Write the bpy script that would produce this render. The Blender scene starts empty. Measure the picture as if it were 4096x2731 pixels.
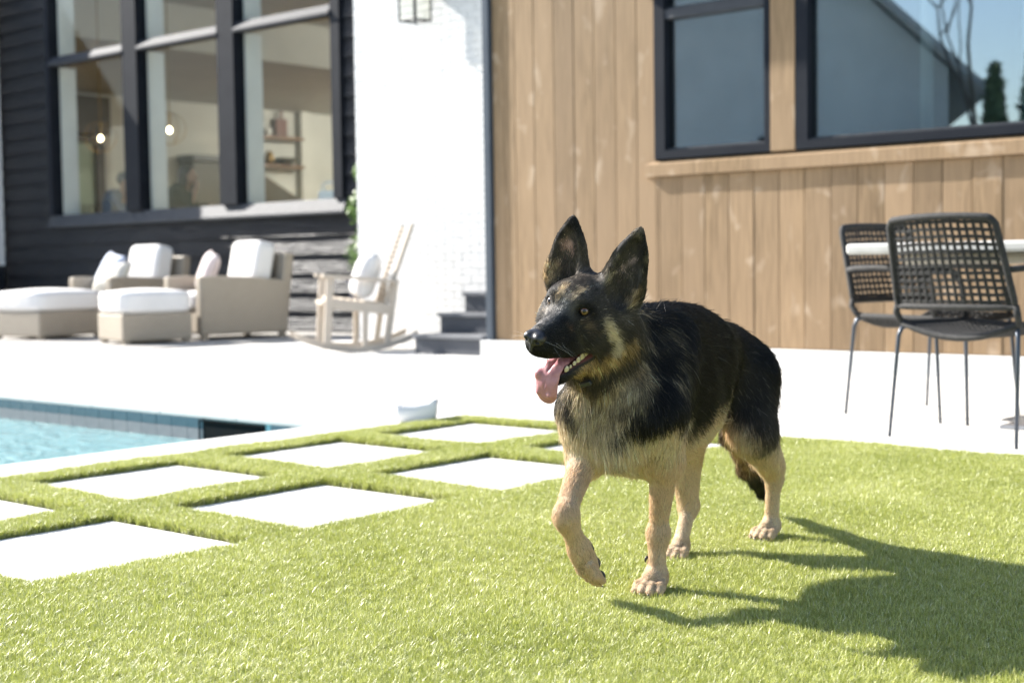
import bpy, bmesh, math, random, time
import numpy as np
from mathutils import Vector, Matrix

T0 = time.time()
S = bpy.context.scene
COL = S.collection

# ------------------------------------------------------------------ camera
cam_data = bpy.data.cameras.new("camera")
cam = bpy.data.objects.new("camera", cam_data)
COL.objects.link(cam)
CF = Vector((-0.65064, 0.75746, -0.05399))
CR = Vector((0.75900, 0.65093, -0.01456))
CU = Vector((-0.02411, 0.05045, 0.99844))
cam.matrix_world = Matrix(((CR.x, CU.x, -CF.x, 0.0),
                           (CR.y, CU.y, -CF.y, 0.0),
                           (CR.z, CU.z, -CF.z, 0.70),
                           (0, 0, 0, 1)))
cam_data.sensor_width = 36.0
cam_data.lens = 49.93
cam_data.clip_start = 0.05
cam_data.clip_end = 400.0
cam_data.dof.use_dof = True
cam_data.dof.focus_distance = 2.80
cam_data.dof.aperture_fstop = 4.0
S.camera = cam

# ------------------------------------------------------------------ light
SUN_TRAVEL = Vector((1.42, 0.25, -1.0)).normalized()
world = bpy.data.worlds.new("World")
S.world = world
world.use_nodes = True
wn = world.node_tree
wn.nodes.clear()
w_out = wn.nodes.new("ShaderNodeOutputWorld")
w_bg = wn.nodes.new("ShaderNodeBackground")
w_sky = wn.nodes.new("ShaderNodeTexSky")
w_sky.sky_type = 'NISHITA'
w_sky.sun_disc = False
w_sky.sun_elevation = math.asin(-SUN_TRAVEL.z)
w_sky.sun_rotation = math.atan2(-SUN_TRAVEL.x, -SUN_TRAVEL.y)
w_sky.air_density = 1.0
w_sky.dust_density = 1.0
w_sky.ozone_density = 1.0
w_bg.inputs["Strength"].default_value = 0.105
wn.links.new(w_sky.outputs[0], w_bg.inputs[0])
wn.links.new(w_bg.outputs[0], w_out.inputs[0])

sun_data = bpy.data.lights.new("sun", 'SUN')
sun_data.energy = 5.0
sun_data.angle = math.radians(0.53)
sun_data.color = (1.0, 0.955, 0.89)
sun = bpy.data.objects.new("sun", sun_data)
sun.rotation_euler = SUN_TRAVEL.to_track_quat('-Z', 'Y').to_euler()
sun.location = (-8, -3, 9)
COL.objects.link(sun)

S.view_settings.view_transform = 'Standard'
S.view_settings.look = 'None'
S.view_settings.gamma = 1.0
S.view_settings.use_curve_mapping = False
S.view_settings.exposure = 1.5

S.render.engine = 'CYCLES'
S.cycles.use_denoising = True
S.cycles.denoiser = 'OPENIMAGEDENOISE'
S.cycles.denoising_input_passes = 'RGB_ALBEDO_NORMAL'
S.cycles.max_bounces = 10
S.cycles.transparent_max_bounces = 12
S.cycles.caustics_reflective = False
S.cycles.caustics_refractive = False
S.cycles.sample_clamp_indirect = 6.0
S.cycles_curves.shape = 'RIBBONS'

rng = np.random.default_rng(7)
random.seed(7)

# ------------------------------------------------------------------ material helpers
def new_mat(name):
    m = bpy.data.materials.new(name)
    m.use_nodes = True
    nt = m.node_tree
    b = nt.nodes["Principled BSDF"]
    return m, nt, b

def noise_mix(nt, c1, c2, scale, detail=4.0, lo=0.35, hi=0.65, coord='Object', stretch=None):
    tc = nt.nodes.new("ShaderNodeTexCoord")
    n = nt.nodes.new("ShaderNodeTexNoise")
    n.inputs["Scale"].default_value = scale
    n.inputs["Detail"].default_value = detail
    if stretch:
        mp = nt.nodes.new("ShaderNodeMapping")
        mp.inputs["Scale"].default_value = stretch
        nt.links.new(tc.outputs[coord], mp.inputs[0])
        nt.links.new(mp.outputs[0], n.inputs["Vector"])
    else:
        nt.links.new(tc.outputs[coord], n.inputs["Vector"])
    r = nt.nodes.new("ShaderNodeMapRange")
    r.inputs[1].default_value = lo
    r.inputs[2].default_value = hi
    nt.links.new(n.outputs["Fac"], r.inputs[0])
    mx = nt.nodes.new("ShaderNodeMix")
    mx.data_type = 'RGBA'
    mx.inputs[6].default_value = (*c1, 1)
    mx.inputs[7].default_value = (*c2, 1)
    nt.links.new(r.outputs[0], mx.inputs[0])
    return mx.outputs[2], n.outputs["Fac"], tc

def simple(name, c1, c2=None, scale=8.0, rough=0.6, metal=0.0, bump=0.0, bscale=None, spec=0.5, stretch=None, bdist=0.01):
    m, nt, b = new_mat(name)
    if c2 is None:
        c2 = tuple(v * 0.82 for v in c1)
    col, fac, tc = noise_mix(nt, c1, c2, scale, stretch=stretch)
    nt.links.new(col, b.inputs["Base Color"])
    b.inputs["Roughness"].default_value = rough
    b.inputs["Metallic"].default_value = metal
    b.inputs["Specular IOR Level"].default_value = spec
    if bump:
        n2 = nt.nodes.new("ShaderNodeTexNoise")
        n2.inputs["Scale"].default_value = bscale or scale * 6
        n2.inputs["Detail"].default_value = 5
        nt.links.new(tc.outputs['Object'], n2.inputs["Vector"])
        bp = nt.nodes.new("ShaderNodeBump")
        bp.inputs["Strength"].default_value = bump
        bp.inputs["Distance"].default_value = bdist
        nt.links.new(n2.outputs["Fac"], bp.inputs["Height"])
        nt.links.new(bp.outputs[0], b.inputs["Normal"])
    return m

# ------------------------------------------------------------------ mesh helpers
class MB:
    """collects geometry and links it as one mesh object"""
    def __init__(self):
        self.v = []; self.f = []
    def add(self, vs, fs):
        o = len(self.v)
        self.v += [tuple(p) for p in vs]
        self.f += [tuple(i + o for i in q) for q in fs]
        return self
    def box(self, x0, x1, y0, y1, z0, z1, bev=0.0):
        if bev > 0:
            b = bev
            bm = bmesh.new()
            bmesh.ops.create_cube(bm, size=1.0)
            for v in bm.verts:
                v.co = Vector(((x0 + x1) / 2 + v.co.x * (x1 - x0), (y0 + y1) / 2 + v.co.y * (y1 - y0), (z0 + z1) / 2 + v.co.z * (z1 - z0)))
            bmesh.ops.bevel(bm, geom=bm.edges[:], offset=b, segments=2, profile=0.5, affect='EDGES')
            return self.bm(bm)
        vs = [(x0, y0, z0), (x1, y0, z0), (x1, y1, z0), (x0, y1, z0), (x0, y0, z1), (x1, y0, z1), (x1, y1, z1), (x0, y1, z1)]
        fs = [(0, 3, 2, 1), (4, 5, 6, 7), (0, 1, 5, 4), (1, 2, 6, 5), (2, 3, 7, 6), (3, 0, 4, 7)]
        return self.add(vs, fs)
    def bm(self, bm, mat=None):
        bm.verts.index_update()
        vs = [(mat @ v.co if mat else v.co.copy()) for v in bm.verts]
        self.add(vs, [tuple(v.index for v in f.verts) for f in bm.faces])
        bm.free()
        return self
    def tube(self, pts, r, n=8, caps=True, closed=False):
        """sweep a circle along pts; r is a number or a list"""
        P = [Vector(p) for p in pts]
        rs = r if isinstance(r, (list, tuple)) else [r] * len(P)
        k = len(P)
        up = None; vs = []
        for i, p in enumerate(P):
            if closed:
                t = (P[(i + 1) % k] - P[i - 1]).normalized()
            else:
                t = ((P[min(i + 1, k - 1)] - P[max(i - 1, 0)])).normalized()
            if up is None:
                up = Vector((0, 0, 1)) if abs(t.z) < 0.9 else Vector((1, 0, 0))
            a = t.cross(up)
            if a.length < 1e-6: a = t.orthogonal()
            a.normalize(); b = t.cross(a).normalized(); up = -b if False else (a.cross(t)).normalized()
            for j in range(n):
                an = 2 * math.pi * j / n
                vs.append(p + (a * math.cos(an) + up * math.sin(an)) * rs[i])
        fs = []
        for i in range(k if closed else k - 1):
            i2 = (i + 1) % k
            for j in range(n):
                j2 = (j + 1) % n
                fs.append((i * n + j, i * n + j2, i2 * n + j2, i2 * n + j))
        if caps and not closed:
            fs.append(tuple(range(n))[::-1])
            fs.append(tuple((k - 1) * n + j for j in range(n)))
        return self.add(vs, fs)
    def lathe(self, prof, n=24, c=(0, 0), cap=True):
        vs = []
        for (r, z) in prof:
            for j in range(n):
                an = 2 * math.pi * j / n
                vs.append((c[0] + r * math.cos(an), c[1] + r * math.sin(an), z))
        fs = []
        for i in range(len(prof) - 1):
            for j in range(n):
                j2 = (j + 1) % n
                fs.append((i * n + j, i * n + j2, (i + 1) * n + j2, (i + 1) * n + j))
        if cap:
            fs.append(tuple(range(n))[::-1]); fs.append(tuple((len(prof) - 1) * n + j for j in range(n)))
        return self.add(vs, fs)
    def ellipsoid(self, c, r, n=16, m=10, rot=None):
        bm = bmesh.new()
        bmesh.ops.create_uvsphere(bm, u_segments=n, v_segments=m, radius=1.0)
        M = Matrix.Translation(Vector(c)) @ (rot.to_4x4() if rot else Matrix.Identity(4)) @ Matrix.Diagonal((*r, 1))
        return self.bm(bm, M)
    def build(self, name, mat, parent=None, smooth=False):
        return mk(name, self.mesh(name, mat, smooth), parent)
    def mesh(self, name, mat, smooth=False):
        me = bpy.data.meshes.new(name)
        me.from_pydata(self.v, [], self.f)
        if mat: me.materials.append(mat)
        if smooth: me.polygons.foreach_set("use_smooth", [True] * len(me.polygons))
        me.update()
        return me

def mk(name, me, parent=None):
    o = bpy.data.objects.new(name, me)
    COL.objects.link(o)
    if parent: o.parent = parent
    return o

def tag(o, label=None, cat=None, group=None, kind=None):
    if label: o["label"] = label
    if cat: o["category"] = cat
    if group: o["group"] = group
    if kind: o["kind"] = kind
    return o

def empty(name, loc=(0, 0, 0), rz=0.0, label=None, cat=None, group=None):
    o = bpy.data.objects.new(name, None)
    o.empty_display_size = 0.1
    COL.objects.link(o)
    o.location = loc
    o.rotation_euler = (0, 0, rz)
    return tag(o, label, cat, group)

def copy_tree(root, loc=None, rz=None, label=None):
    r = root.copy(); COL.objects.link(r)
    if loc is not None: r.location = loc
    if rz is not None: r.rotation_euler = (0, 0, rz)
    if label: r["label"] = label
    for ch in list(root.children):
        c = ch.copy(); COL.objects.link(c); c.parent = r
        for g in list(ch.children):
            d = g.copy(); COL.objects.link(d); d.parent = c
    return r

def np_mesh(name, V, Q, smooth=True):
    """mesh from numpy vertices and quads (or tris)"""
    me = bpy.data.meshes.new(name)
    n = len(V); k = Q.shape[1]; m = len(Q)
    me.vertices.add(n)
    me.vertices.foreach_set("co", np.ascontiguousarray(V, dtype=np.float32).ravel())
    me.loops.add(m * k)
    me.loops.foreach_set("vertex_index", np.ascontiguousarray(Q, dtype=np.int32).ravel())
    me.polygons.add(m)
    me.polygons.foreach_set("loop_start", np.arange(0, m * k, k, dtype=np.int32))
    me.polygons.foreach_set("use_smooth", np.full(m, smooth, dtype=bool))
    me.update(calc_edges=True)
    me.validate()
    return me
# ================================================================== setting : ground, patio, pool, lawn
def flat_sheet(name, mat, x0, x1, y0, y1, z, holes=(), parent=None, thick=0.0):
    """sheet on a grid of rectangles, with rectangular holes"""
    xs = sorted({x0, x1} | {v for h in holes for v in h[:2] if x0 < v < x1})
    ys = sorted({y0, y1} | {v for h in holes for v in h[2:] if y0 < v < y1})
    mb = MB()
    for i in range(len(xs) - 1):
        for j in range(len(ys) - 1):
            cx, cy = (xs[i] + xs[i + 1]) / 2, (ys[j] + ys[j + 1]) / 2
            if any(h[0] < cx < h[1] and h[2] < cy < h[3] for h in holes): continue
            mb.add([(xs[i], ys[j], z), (xs[i + 1], ys[j], z), (xs[i + 1], ys[j + 1], z), (xs[i], ys[j + 1], z)], [(0, 1, 2, 3)])
    o = mb.build(name, mat, parent)
    return o

LAWN = (-4.36, 3.2, -3.2, 4.83)          # x0, x1, y0, y1
POOL = (-14.0, -4.71, -9.0, 4.22)
PAV0 = (-3.431, 3.052); PAV_S = 0.789; PAV_A = 0.61

m_patio = simple("patio_limestone", (.66, .645, .615), (.60, .585, .555), 2.5, .75, bump=.15, bscale=60)
m_earth = simple("dry_ground", (.16, .15, .10), (.11, .12, .06), .6, .9)
patio = flat_sheet("patio", m_patio, -26, 9, -12, 15, 0.0, holes=[POOL, LAWN])
tag(patio, kind='structure')
ground = flat_sheet("ground", m_earth, -200, 200, -200, 200, -.03, holes=[(-25.9, 8.9, -11.9, 14.9)])
tag(ground, kind='structure')
m_soil = simple("turf_backing", (.045, .060, .022), (.07, .075, .03), 40, .95)
lawn = flat_sheet("lawn", m_soil, *LAWN, -.004)
tag(lawn, kind='structure')
# the cut edge of the patio round the lawn, and the coping of the pool
m_cope = simple("coping_stone", (.67, .66, .63), (.61, .60, .57), 3, .7, bump=.15, bscale=50)
mb = MB()
x0, x1, y0, y1 = LAWN
mb.box(x0 - .01, x0, y0, y1, -.06, -.002).box(x0, x1, y1, y1 + .01, -.06, -.002)
tag(mb.build("patio_edge", m_patio), kind='structure')

# pool : basin, coping stones, band of tiles, water
m_basin = simple("pool_plaster", (.42, .68, .70), (.34, .62, .65), 1.2, .6)
px0, px1, py0, py1 = POOL
basin = MB()
basin.add([(px0, py0, -1.35), (px1, py0, -1.35), (px1, py1, -1.35), (px0, py1, -1.35)], [(0, 1, 2, 3)])
basin.add([(px1, py0, -1.35), (px1, py1, -1.35), (px1, py1, -.003), (px1, py0, -.003)], [(0, 3, 2, 1)])
basin.add([(px0, py1, -1.35), (px1, py1, -1.35), (px1, py1, -.003), (px0, py1, -.003)], [(0, 1, 2, 3)])
basin.add([(px0, py0, -1.35), (px0, py1, -1.35), (px0, py1, -.003), (px0, py0, -.003)], [(0, 1, 2, 3)])
basin.add([(px0, py0, -1.35), (px1, py0, -1.35), (px1, py0, -.003), (px0, py0, -.003)], [(0, 3, 2, 1)])
pool = basin.build("swimming_pool", m_basin); tag(pool, kind='structure')
def coping(x0, x1, y0, y1, mesh_cache={}):
    key = (round(x1 - x0, 3), round(y1 - y0, 3))
    if key not in mesh_cache:
        w, d = key
        mesh_cache[key] = MB().box(-w / 2 + .0015, w / 2 - .0015, -d / 2 + .0015, d / 2 - .0015, -.024, 0, .004).mesh("coping_stone", m_cope)
    o = mk("coping_stone", mesh_cache[key], pool); o.location = ((x0 + x1) / 2, (y0 + y1) / 2, .004)
    return o
for i in range(12):
    coping(-4.735, -4.375, 4.25 - .60 * (i + 1), 4.25 - .60 * i)
coping(-4.735, -4.375, 4.25, 4.61)
for i in range(14):
    coping(-4.735 - .60 * (i + 1), -4.735 - .60 * i, 4.208, 4.568)
m_tile_a = simple("shaded_pool_tile", (.075, .14, .17), (.055, .11, .14), 9, .22, bump=.1, bscale=40)  # dark upper row: the coping's shade painted into the tile colour
m_tile_b = simple("sunlit_pool_tile", (.27, .265, .27), (.22, .22, .23), 9, .22, bump=.1, bscale=40)
tile_b = MB().box(-.0623, .0623, -.012, 0, -.085, 0, .002).mesh("tile", m_tile_b)
tile_a = MB().box(-.0623, .0623, -.012, 0, -.049, 0, .002).mesh("tile", m_tile_a)
n_t = 0
x = px1 - .064
while x > -8.7:
    if not (-5.62 < x < -5.14):
        for tm, z in ((tile_a, -.021), (tile_b, -.071)):
            o = mk("tile", tm, pool); o.location = (x, py1 - .001, z); o.rotation_euler = (0, random.uniform(-.004, .004), random.uniform(-.01, .01)); n_t += 1
    x -= .126
y = py1 - .075
while y > 1.6:
    for tm, z in ((tile_a, -.021), (tile_b, -.071)):
        o = mk("tile", tm, pool); o.location = (px1 - .001, y, z); o.rotation_euler = (0, 0, -math.pi / 2); n_t += 1
    y -= .126
# skimmer in the far wall; a black plate stands for the shade in its mouth
m_dark = simple("skimmer_shade_black", (.008, .012, .014), (.012, .014, .014), 20, .95, spec=.05)
sk = MB()
sk.box(-5.615, -5.145, py1 - .016, py1 + .30, -.034, -.026).box(-5.615, -5.145, py1 - .016, py1 + .30, -.20, -.19)
sk.box(-5.623, -5.615, py1 - .016, py1 + .30, -.20, -.026).box(-5.145, -5.137, py1 - .016, py1 + .30, -.20, -.026)
sk.box(-5.615, -5.145, py1 - .010, py1 - .004, -.189, -.035)
skimmer = sk.build("skimmer", m_dark, pool)

m_water = bpy.data.materials.new("pool_water"); m_water.use_nodes = True
nt = m_water.node_tree; nt.nodes.clear()
o_ = nt.nodes.new("ShaderNodeOutputMaterial")
tr = nt.nodes.new("ShaderNodeBsdfTransparent"); tr.inputs[0].default_value = (.72, .97, .98, 1)
gl = nt.nodes.new("ShaderNodeBsdfGlossy"); gl.inputs["Roughness"].default_value = .03; gl.inputs[0].default_value = (1, 1, 1, 1)
fr = nt.nodes.new("ShaderNodeFresnel"); fr.inputs["IOR"].default_value = 1.33
mx = nt.nodes.new("ShaderNodeMixShader"); df = nt.nodes.new("ShaderNodeBsdfDiffuse"); df.inputs[0].default_value = (.255, .43, .445, 1); m2 = nt.nodes.new("ShaderNodeMixShader"); m2.inputs[0].default_value = .62
tc = nt.nodes.new("ShaderNodeTexCoord")
mp = nt.nodes.new("ShaderNodeMapping"); mp.inputs["Scale"].default_value = (1.0, 1.7, 1.0); mp.inputs["Rotation"].default_value = (0, 0, .5)
n1 = nt.nodes.new("ShaderNodeTexNoise"); n1.inputs["Scale"].default_value = 5.0; n1.inputs["Detail"].default_value = 3
n1.inputs["Distortion"].default_value = .8
bp = nt.nodes.new("ShaderNodeBump"); bp.inputs["Strength"].default_value = .7; bp.inputs["Distance"].default_value = .07
L_ = nt.links.new
L_(tc.outputs["Object"], mp.inputs[0]); L_(mp.outputs[0], n1.inputs["Vector"]); L_(n1.outputs["Fac"], bp.inputs["Height"])
L_(bp.outputs[0], gl.inputs["Normal"]); L_(bp.outputs[0], fr.inputs["Normal"])
L_(bp.outputs[0], df.inputs["Normal"]); L_(tr.outputs[0], m2.inputs[1]); L_(df.outputs[0], m2.inputs[2])
fm = nt.nodes.new("ShaderNodeMath"); fm.operation = 'MULTIPLY'; fm.inputs[1].default_value = .6; L_(fr.outputs[0], fm.inputs[0])
L_(fm.outputs[0], mx.inputs[0]); L_(m2.outputs[0], mx.inputs[1]); L_(gl.outputs[0], mx.inputs[2]); L_(mx.outputs[0], o_.inputs["Surface"])
water = MB().add([(px0 + .003, py0 + .003, -.128), (px1 - .003, py0 + .003, -.128), (px1 - .003, py1 - .003, -.128), (px0 + .003, py1 - .003, -.128)], [(0, 1, 2, 3)]).build("water", m_water)
tag(water, kind='structure')

# pavers set into the turf, each a stone of its own
m_paver = simple("paver_limestone", (.68, .665, .635), (.62, .605, .575), 4, .7, bump=.12, bscale=90)
pv = MB().box(-PAV_A / 2, PAV_A / 2, -PAV_A / 2, PAV_A / 2, -.045, 0, .004).mesh("paver", m_paver)
PAVERS = []
for i in range(-3, 3):
    for j in range(2):
        cx_, cy_ = PAV0[0] - j * PAV_S + PAV_A / 2, PAV0[1] + i * PAV_S - PAV_A / 2
        if i == 2 and j == 0: pass
        o = mk("paver", pv, lawn); o.location = (cx_, cy_, .0); o.rotation_euler = (0, 0, random.uniform(-.003, .003))
        PAVERS.append((cx_, cy_))
# ------------------------------------------------------------------ turf blades : tufts instanced on points
m_blade, nt, b_ = new_mat("turf_blade")
oi = nt.nodes.new("ShaderNodeAttribute"); oi.attribute_name = "shade"
cr_ = nt.nodes.new("ShaderNodeValToRGB")
e = cr_.color_ramp.elements
e[0].position = 0.0; e[0].color = (.12, .16, .02, 1)
e[1].position = 1.0; e[1].color = (.80, .77, .55, 1)
for p_, c_ in ((.30, (.31, .355, .052, 1)), (.60, (.52, .55, .125, 1)), (.85, (.72, .72, .35, 1))):
    q = e.new(p_); q.color = c_
oinf = nt.nodes.new("ShaderNodeObjectInfo")
ad = nt.nodes.new("ShaderNodeMath"); ad.operation = 'MULTIPLY_ADD'; ad.inputs[1].default_value = .42
ng = nt.nodes.new("ShaderNodeTexNoise"); ng.inputs["Scale"].default_value = 2.2; ng.inputs["Detail"].default_value = 3
geo_ = nt.nodes.new("ShaderNodeNewGeometry")
nt.links.new(geo_.outputs["Position"], ng.inputs["Vector"])
nt.links.new(ng.outputs["Fac"], ad.inputs[0]); nt.links.new(oi.outputs["Fac"], ad.inputs[2])
sb = nt.nodes.new("ShaderNodeMath"); sb.operation = 'SUBTRACT'; sb.inputs[1].default_value = .21
nt.links.new(ad.outputs[0], sb.inputs[0]); nt.links.new(sb.outputs[0], cr_.inputs[0])
nt.links.new(cr_.outputs[0], b_.inputs["Base Color"])
b_.inputs["Roughness"].default_value = .40; b_.inputs["Specular IOR Level"].default_value = 1.0
tl = nt.nodes.new("ShaderNodeBsdfTranslucent"); nt.links.new(cr_.outputs[0], tl.inputs[0])
ms = nt.nodes.new("ShaderNodeMixShader"); ms.inputs[0].default_value = .33
nt.links.new(b_.outputs[0], ms.inputs[1]); nt.links.new(tl.outputs[0], ms.inputs[2])
nt.links.new(ms.outputs[0], nt.nodes["Material Output"].inputs["Surface"])

def tuft(seed, nb=24):
    g = random.Random(seed); vs = []; fs = []; sh = []
    for k in range(nb):
        a = g.uniform(0, 6.283); lean = g.uniform(.15, 1.15); h = g.uniform(.019, .029); w = g.uniform(.00036, .00056)
        bx, by = g.uniform(-.008, .008), g.uniform(-.008, .008)
        thatch = k >= nb - 3
        if thatch: h *= .5; lean *= 1.6
        ca, sa = math.cos(a), math.sin(a); tw = g.uniform(-.8, .8) + a + 1.57
        cx_, sx_ = math.cos(tw), math.sin(tw)
        o = len(vs); val = g.uniform(.9, 1.0) if thatch and g.random() < .8 else min(1, max(0, g.gauss(.47, .25)))
        for q, ww in ((0, 1.0), (.4, 1.0), (.75, .85), (1.0, .25)):
            r_ = lean * h * q * q * .8; z = h * q * (1 - .22 * lean * q)
            for s_ in (-1, 1):
                vs.append((bx + ca * r_ + s_ * cx_ * w * ww, by + sa * r_ + s_ * sx_ * w * ww, z)); sh.append(val)
        for q in range(3): fs.append((o + 2 * q, o + 2 * q + 1, o + 2 * q + 3, o + 2 * q + 2))
    me = bpy.data.meshes.new("turf_tuft"); me.from_pydata(vs, [], fs)
    at_ = me.attributes.new("shade", 'FLOAT', 'POINT'); at_.data.foreach_set("value", sh)
    me.polygons.foreach_set("use_smooth", [True] * len(fs))
    me.materials.append(m_blade)
    return me

def grow_turf():
    g = np.random.default_rng(3)
    x0, x1, y0, y1 = LAWN
    def zone(xa, xb, ya, yb, dens):
        n = int((xb - xa) * (yb - ya) * dens)
        return np.stack([g.uniform(xa, xb, n), g.uniform(ya, yb, n)], 1)
    P = zone(x0, 1.4, -1.0, y1, 23000)
    # keep what is near the camera's view, thin out the rest
    d = P @ np.array([CF.x, CF.y]); l = P @ np.array([CR.x, CR.y])
    inv = (d > 1.2) & (np.abs(l) < .40 * d + .35)
    P = P[inv | (g.random(len(P)) < .35)]
    P = P[(P[:, 1] < 4.74) | (P[:, 0] > -3.25)]
    ok = np.ones(len(P), bool)
    for (cx_, cy_) in PAVERS:
        ok &= ~((np.abs(P[:, 0] - cx_) < PAV_A / 2 + .004) & (np.abs(P[:, 1] - cy_) < PAV_A / 2 + .004))
    P = P[ok]
    n = len(P)
    me = bpy.data.meshes.new("turf_roots")
    me.vertices.add(n)
    co = np.zeros((n, 3), np.float32); co[:, :2] = P; co[:, 2] = .000
    me.vertices.foreach_set("co", co.ravel())
    for nm, ty, val in (("spin", 'FLOAT', g.uniform(0, 6.283, n)), ("size", 'FLOAT', np.clip(g.normal(1, .14, n) + .07 * np.sin(P[:, 0] * 9 + 2 * np.sin(P[:, 1] * 5)) + .06 * np.sin(P[:, 1] * 13 + P[:, 0] * 4), .6, 1.4)), ("pick", 'INT', g.integers(0, 8, n))):
        a = me.attributes.new(nm, ty, 'POINT'); a.data.foreach_set("value", val.astype(np.float32 if ty == 'FLOAT' else np.int32))
    o = mk("turf", me); tag(o, "green artificial turf between the pale pavers and the patio", "turf", kind='stuff')
    src = bpy.data.collections.new("turf_tufts")
    for k in range(8):
        t = bpy.data.objects.new("turf_tuft", tuft(40 + k)); src.objects.link(t)
    ng = bpy.data.node_groups.new("turf_scatter", 'GeometryNodeTree')
    ng.interface.new_socket("Geometry", in_out='INPUT', socket_type='NodeSocketGeometry')
    ng.interface.new_socket("Geometry", in_out='OUTPUT', socket_type='NodeSocketGeometry')
    N = ng.nodes.new; gi = N("NodeGroupInput"); go = N("NodeGroupOutput")
    m2p = N("GeometryNodeMeshToPoints"); iop = N("GeometryNodeInstanceOnPoints"); ci = N("GeometryNodeCollectionInfo")
    ci.inputs["Collection"].default_value = src; ci.inputs["Separate Children"].default_value = True; ci.inputs["Reset Children"].default_value = True
    iop.inputs["Pick Instance"].default_value = True
    def att(nm, ty):
        a = N("GeometryNodeInputNamedAttribute"); a.data_type = ty; a.inputs["Name"].default_value = nm; return a
    cx3 = N("ShaderNodeCombineXYZ"); sp = att("spin", 'FLOAT'); sz = att("size", 'FLOAT'); pk = att("pick", 'INT')
    K = ng.links.new
    K(gi.outputs[0], m2p.inputs["Mesh"]); K(m2p.outputs[0], iop.inputs["Points"]); K(ci.outputs[0], iop.inputs["Instance"])
    K(sp.outputs["Attribute"], cx3.inputs["Z"])
    e2r = N("FunctionNodeEulerToRotation"); K(cx3.outputs[0], e2r.inputs[0]); K(e2r.outputs[0], iop.inputs["Rotation"])
    K(sz.outputs["Attribute"], iop.inputs["Scale"]); K(pk.outputs["Attribute"], iop.inputs["Instance Index"])
    K(iop.outputs[0], go.inputs[0])
    md = o.modifiers.new("scatter", 'NODES'); md.node_group = ng
    return n
n_turf = grow_turf()
print("turf tufts", n_turf, time.time() - T0)
# ================================================================== buildings
m_siding, nt, b_ = new_mat("charred_siding")
c_, f_, t_ = noise_mix(nt, (.008, .0095, .013), (.015, .017, .022), 7, stretch=(1, 1, 6))
nt.links.new(c_, b_.inputs["Base Color"]); b_.inputs["Roughness"].default_value = .44; b_.inputs["Specular IOR Level"].default_value = .34
n2 = nt.nodes.new("ShaderNodeTexNoise"); n2.inputs["Scale"].default_value = 14; n2.inputs["Detail"].default_value = 6
mp = nt.nodes.new("ShaderNodeMapping"); mp.inputs["Scale"].default_value = (.12, 1, 4)
nt.links.new(t_.outputs["Object"], mp.inputs[0]); nt.links.new(mp.outputs[0], n2.inputs["Vector"])
bp = nt.nodes.new("ShaderNodeBump"); bp.inputs["Strength"].default_value = 1.0; bp.inputs["Distance"].default_value = .03
nt.links.new(n2.outputs["Fac"], bp.inputs["Height"]); nt.links.new(bp.outputs[0], b_.inputs["Normal"])
m_frame = simple("dark_window_frame", (.0065, .009, .015), (.010, .013, .019), 5, .6, spec=.16)
m_cream = simple("cream_interior", (.54, .54, .50), (.50, .50, .465), 1.5, .8)
m_white = simple("white_paint", (.74, .74, .72), (.69, .69, .67), 3, .6)
m_whitebrick = simple("white_painted_brick", (.70, .70, .69), (.62, .62, .61), 12, .7, bump=.4, bscale=70, bdist=.004)
m_oak = simple("oak_floor", (.30, .20, .11), (.24, .15, .08), 3, .5, stretch=(6, 1, 1))

def glass_mat(name, tint, ior, gain=1.0):
    m = bpy.data.materials.new(name); m.use_nodes = True
    nt = m.node_tree; nt.nodes.clear()
    o = nt.nodes.new("ShaderNodeOutputMaterial"); t = nt.nodes.new("ShaderNodeBsdfTransparent"); t.inputs[0].default_value = (*tint, 1)
    g = nt.nodes.new("ShaderNodeBsdfGlossy"); g.inputs["Roughness"].default_value = .01; g.inputs[0].default_value = (.93, .97, 1, 1)
    lw = nt.nodes.new("ShaderNodeLayerWeight"); lw.inputs["Blend"].default_value = .5
    pw = nt.nodes.new("ShaderNodeMath"); pw.operation = 'POWER'; pw.inputs[1].default_value = 5
    f = nt.nodes.new("ShaderNodeMath"); f.operation = 'MULTIPLY_ADD'; r0 = ((ior - 1) / (ior + 1)) ** 2
    f.inputs[1].default_value = (1 - r0) * gain; f.inputs[2].default_value = r0 * gain
    nt.links.new(lw.outputs["Facing"], pw.inputs[0]); nt.links.new(pw.outputs[0], f.inputs[0])
    x = nt.nodes.new("ShaderNodeMixShader")
    nt.links.new(f.outputs[0], x.inputs[0]); nt.links.new(t.outputs[0], x.inputs[1]); nt.links.new(g.outputs[0], x.inputs[2]); nt.links.new(x.outputs[0], o.inputs[0])
    return m
m_glass = glass_mat("window_glass", (.94, .96, .95), 1.3, .45)
m_glass_b = glass_mat("coated_window_glass", (.70, .80, .82), 3.1)

# ------------------------------------------------------------------ dark house
YD = 10.3
dark = empty("dark_house", (-14, YD, 0), 0, "dark charred-timber house with tall windows behind the wicker armchairs", "house")
def at(o, p=(14, -YD, 0)):               # parts keep world coordinates under the house's own origin
    o.location = p; return o
WX = [(-16.70, -15.05), (-14.75, -13.19), (-12.89, -11.29)]
core = MB()
core.box(-18.0, -16.76, YD + .05, YD + .22, 0, 6.2).box(-11.17, -9.2, YD + .05, YD + .22, 0, 6.2)
core.box(-16.76, -11.17, YD + .05, YD + .22, 0, 1.27).box(-16.76, -11.17, YD + .05, YD + .22, 5.25, 6.2)
at(core.build("wall", m_siding, dark))
at(MB().box(-26.2, -9.0, 10.45, 24.5, 6.2, 6.4).build("roof", m_frame, dark))
at(MB().box(-26.2, -26.0, 10.5, 24.5, 0, 6.2).box(-9.2, -9.0, 10.5, 24.5, 0, 6.2).box(-26.0, -9.2, 24.3, 24.5, 0, 6.2).build("outer_wall", m_siding, dark))
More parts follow.
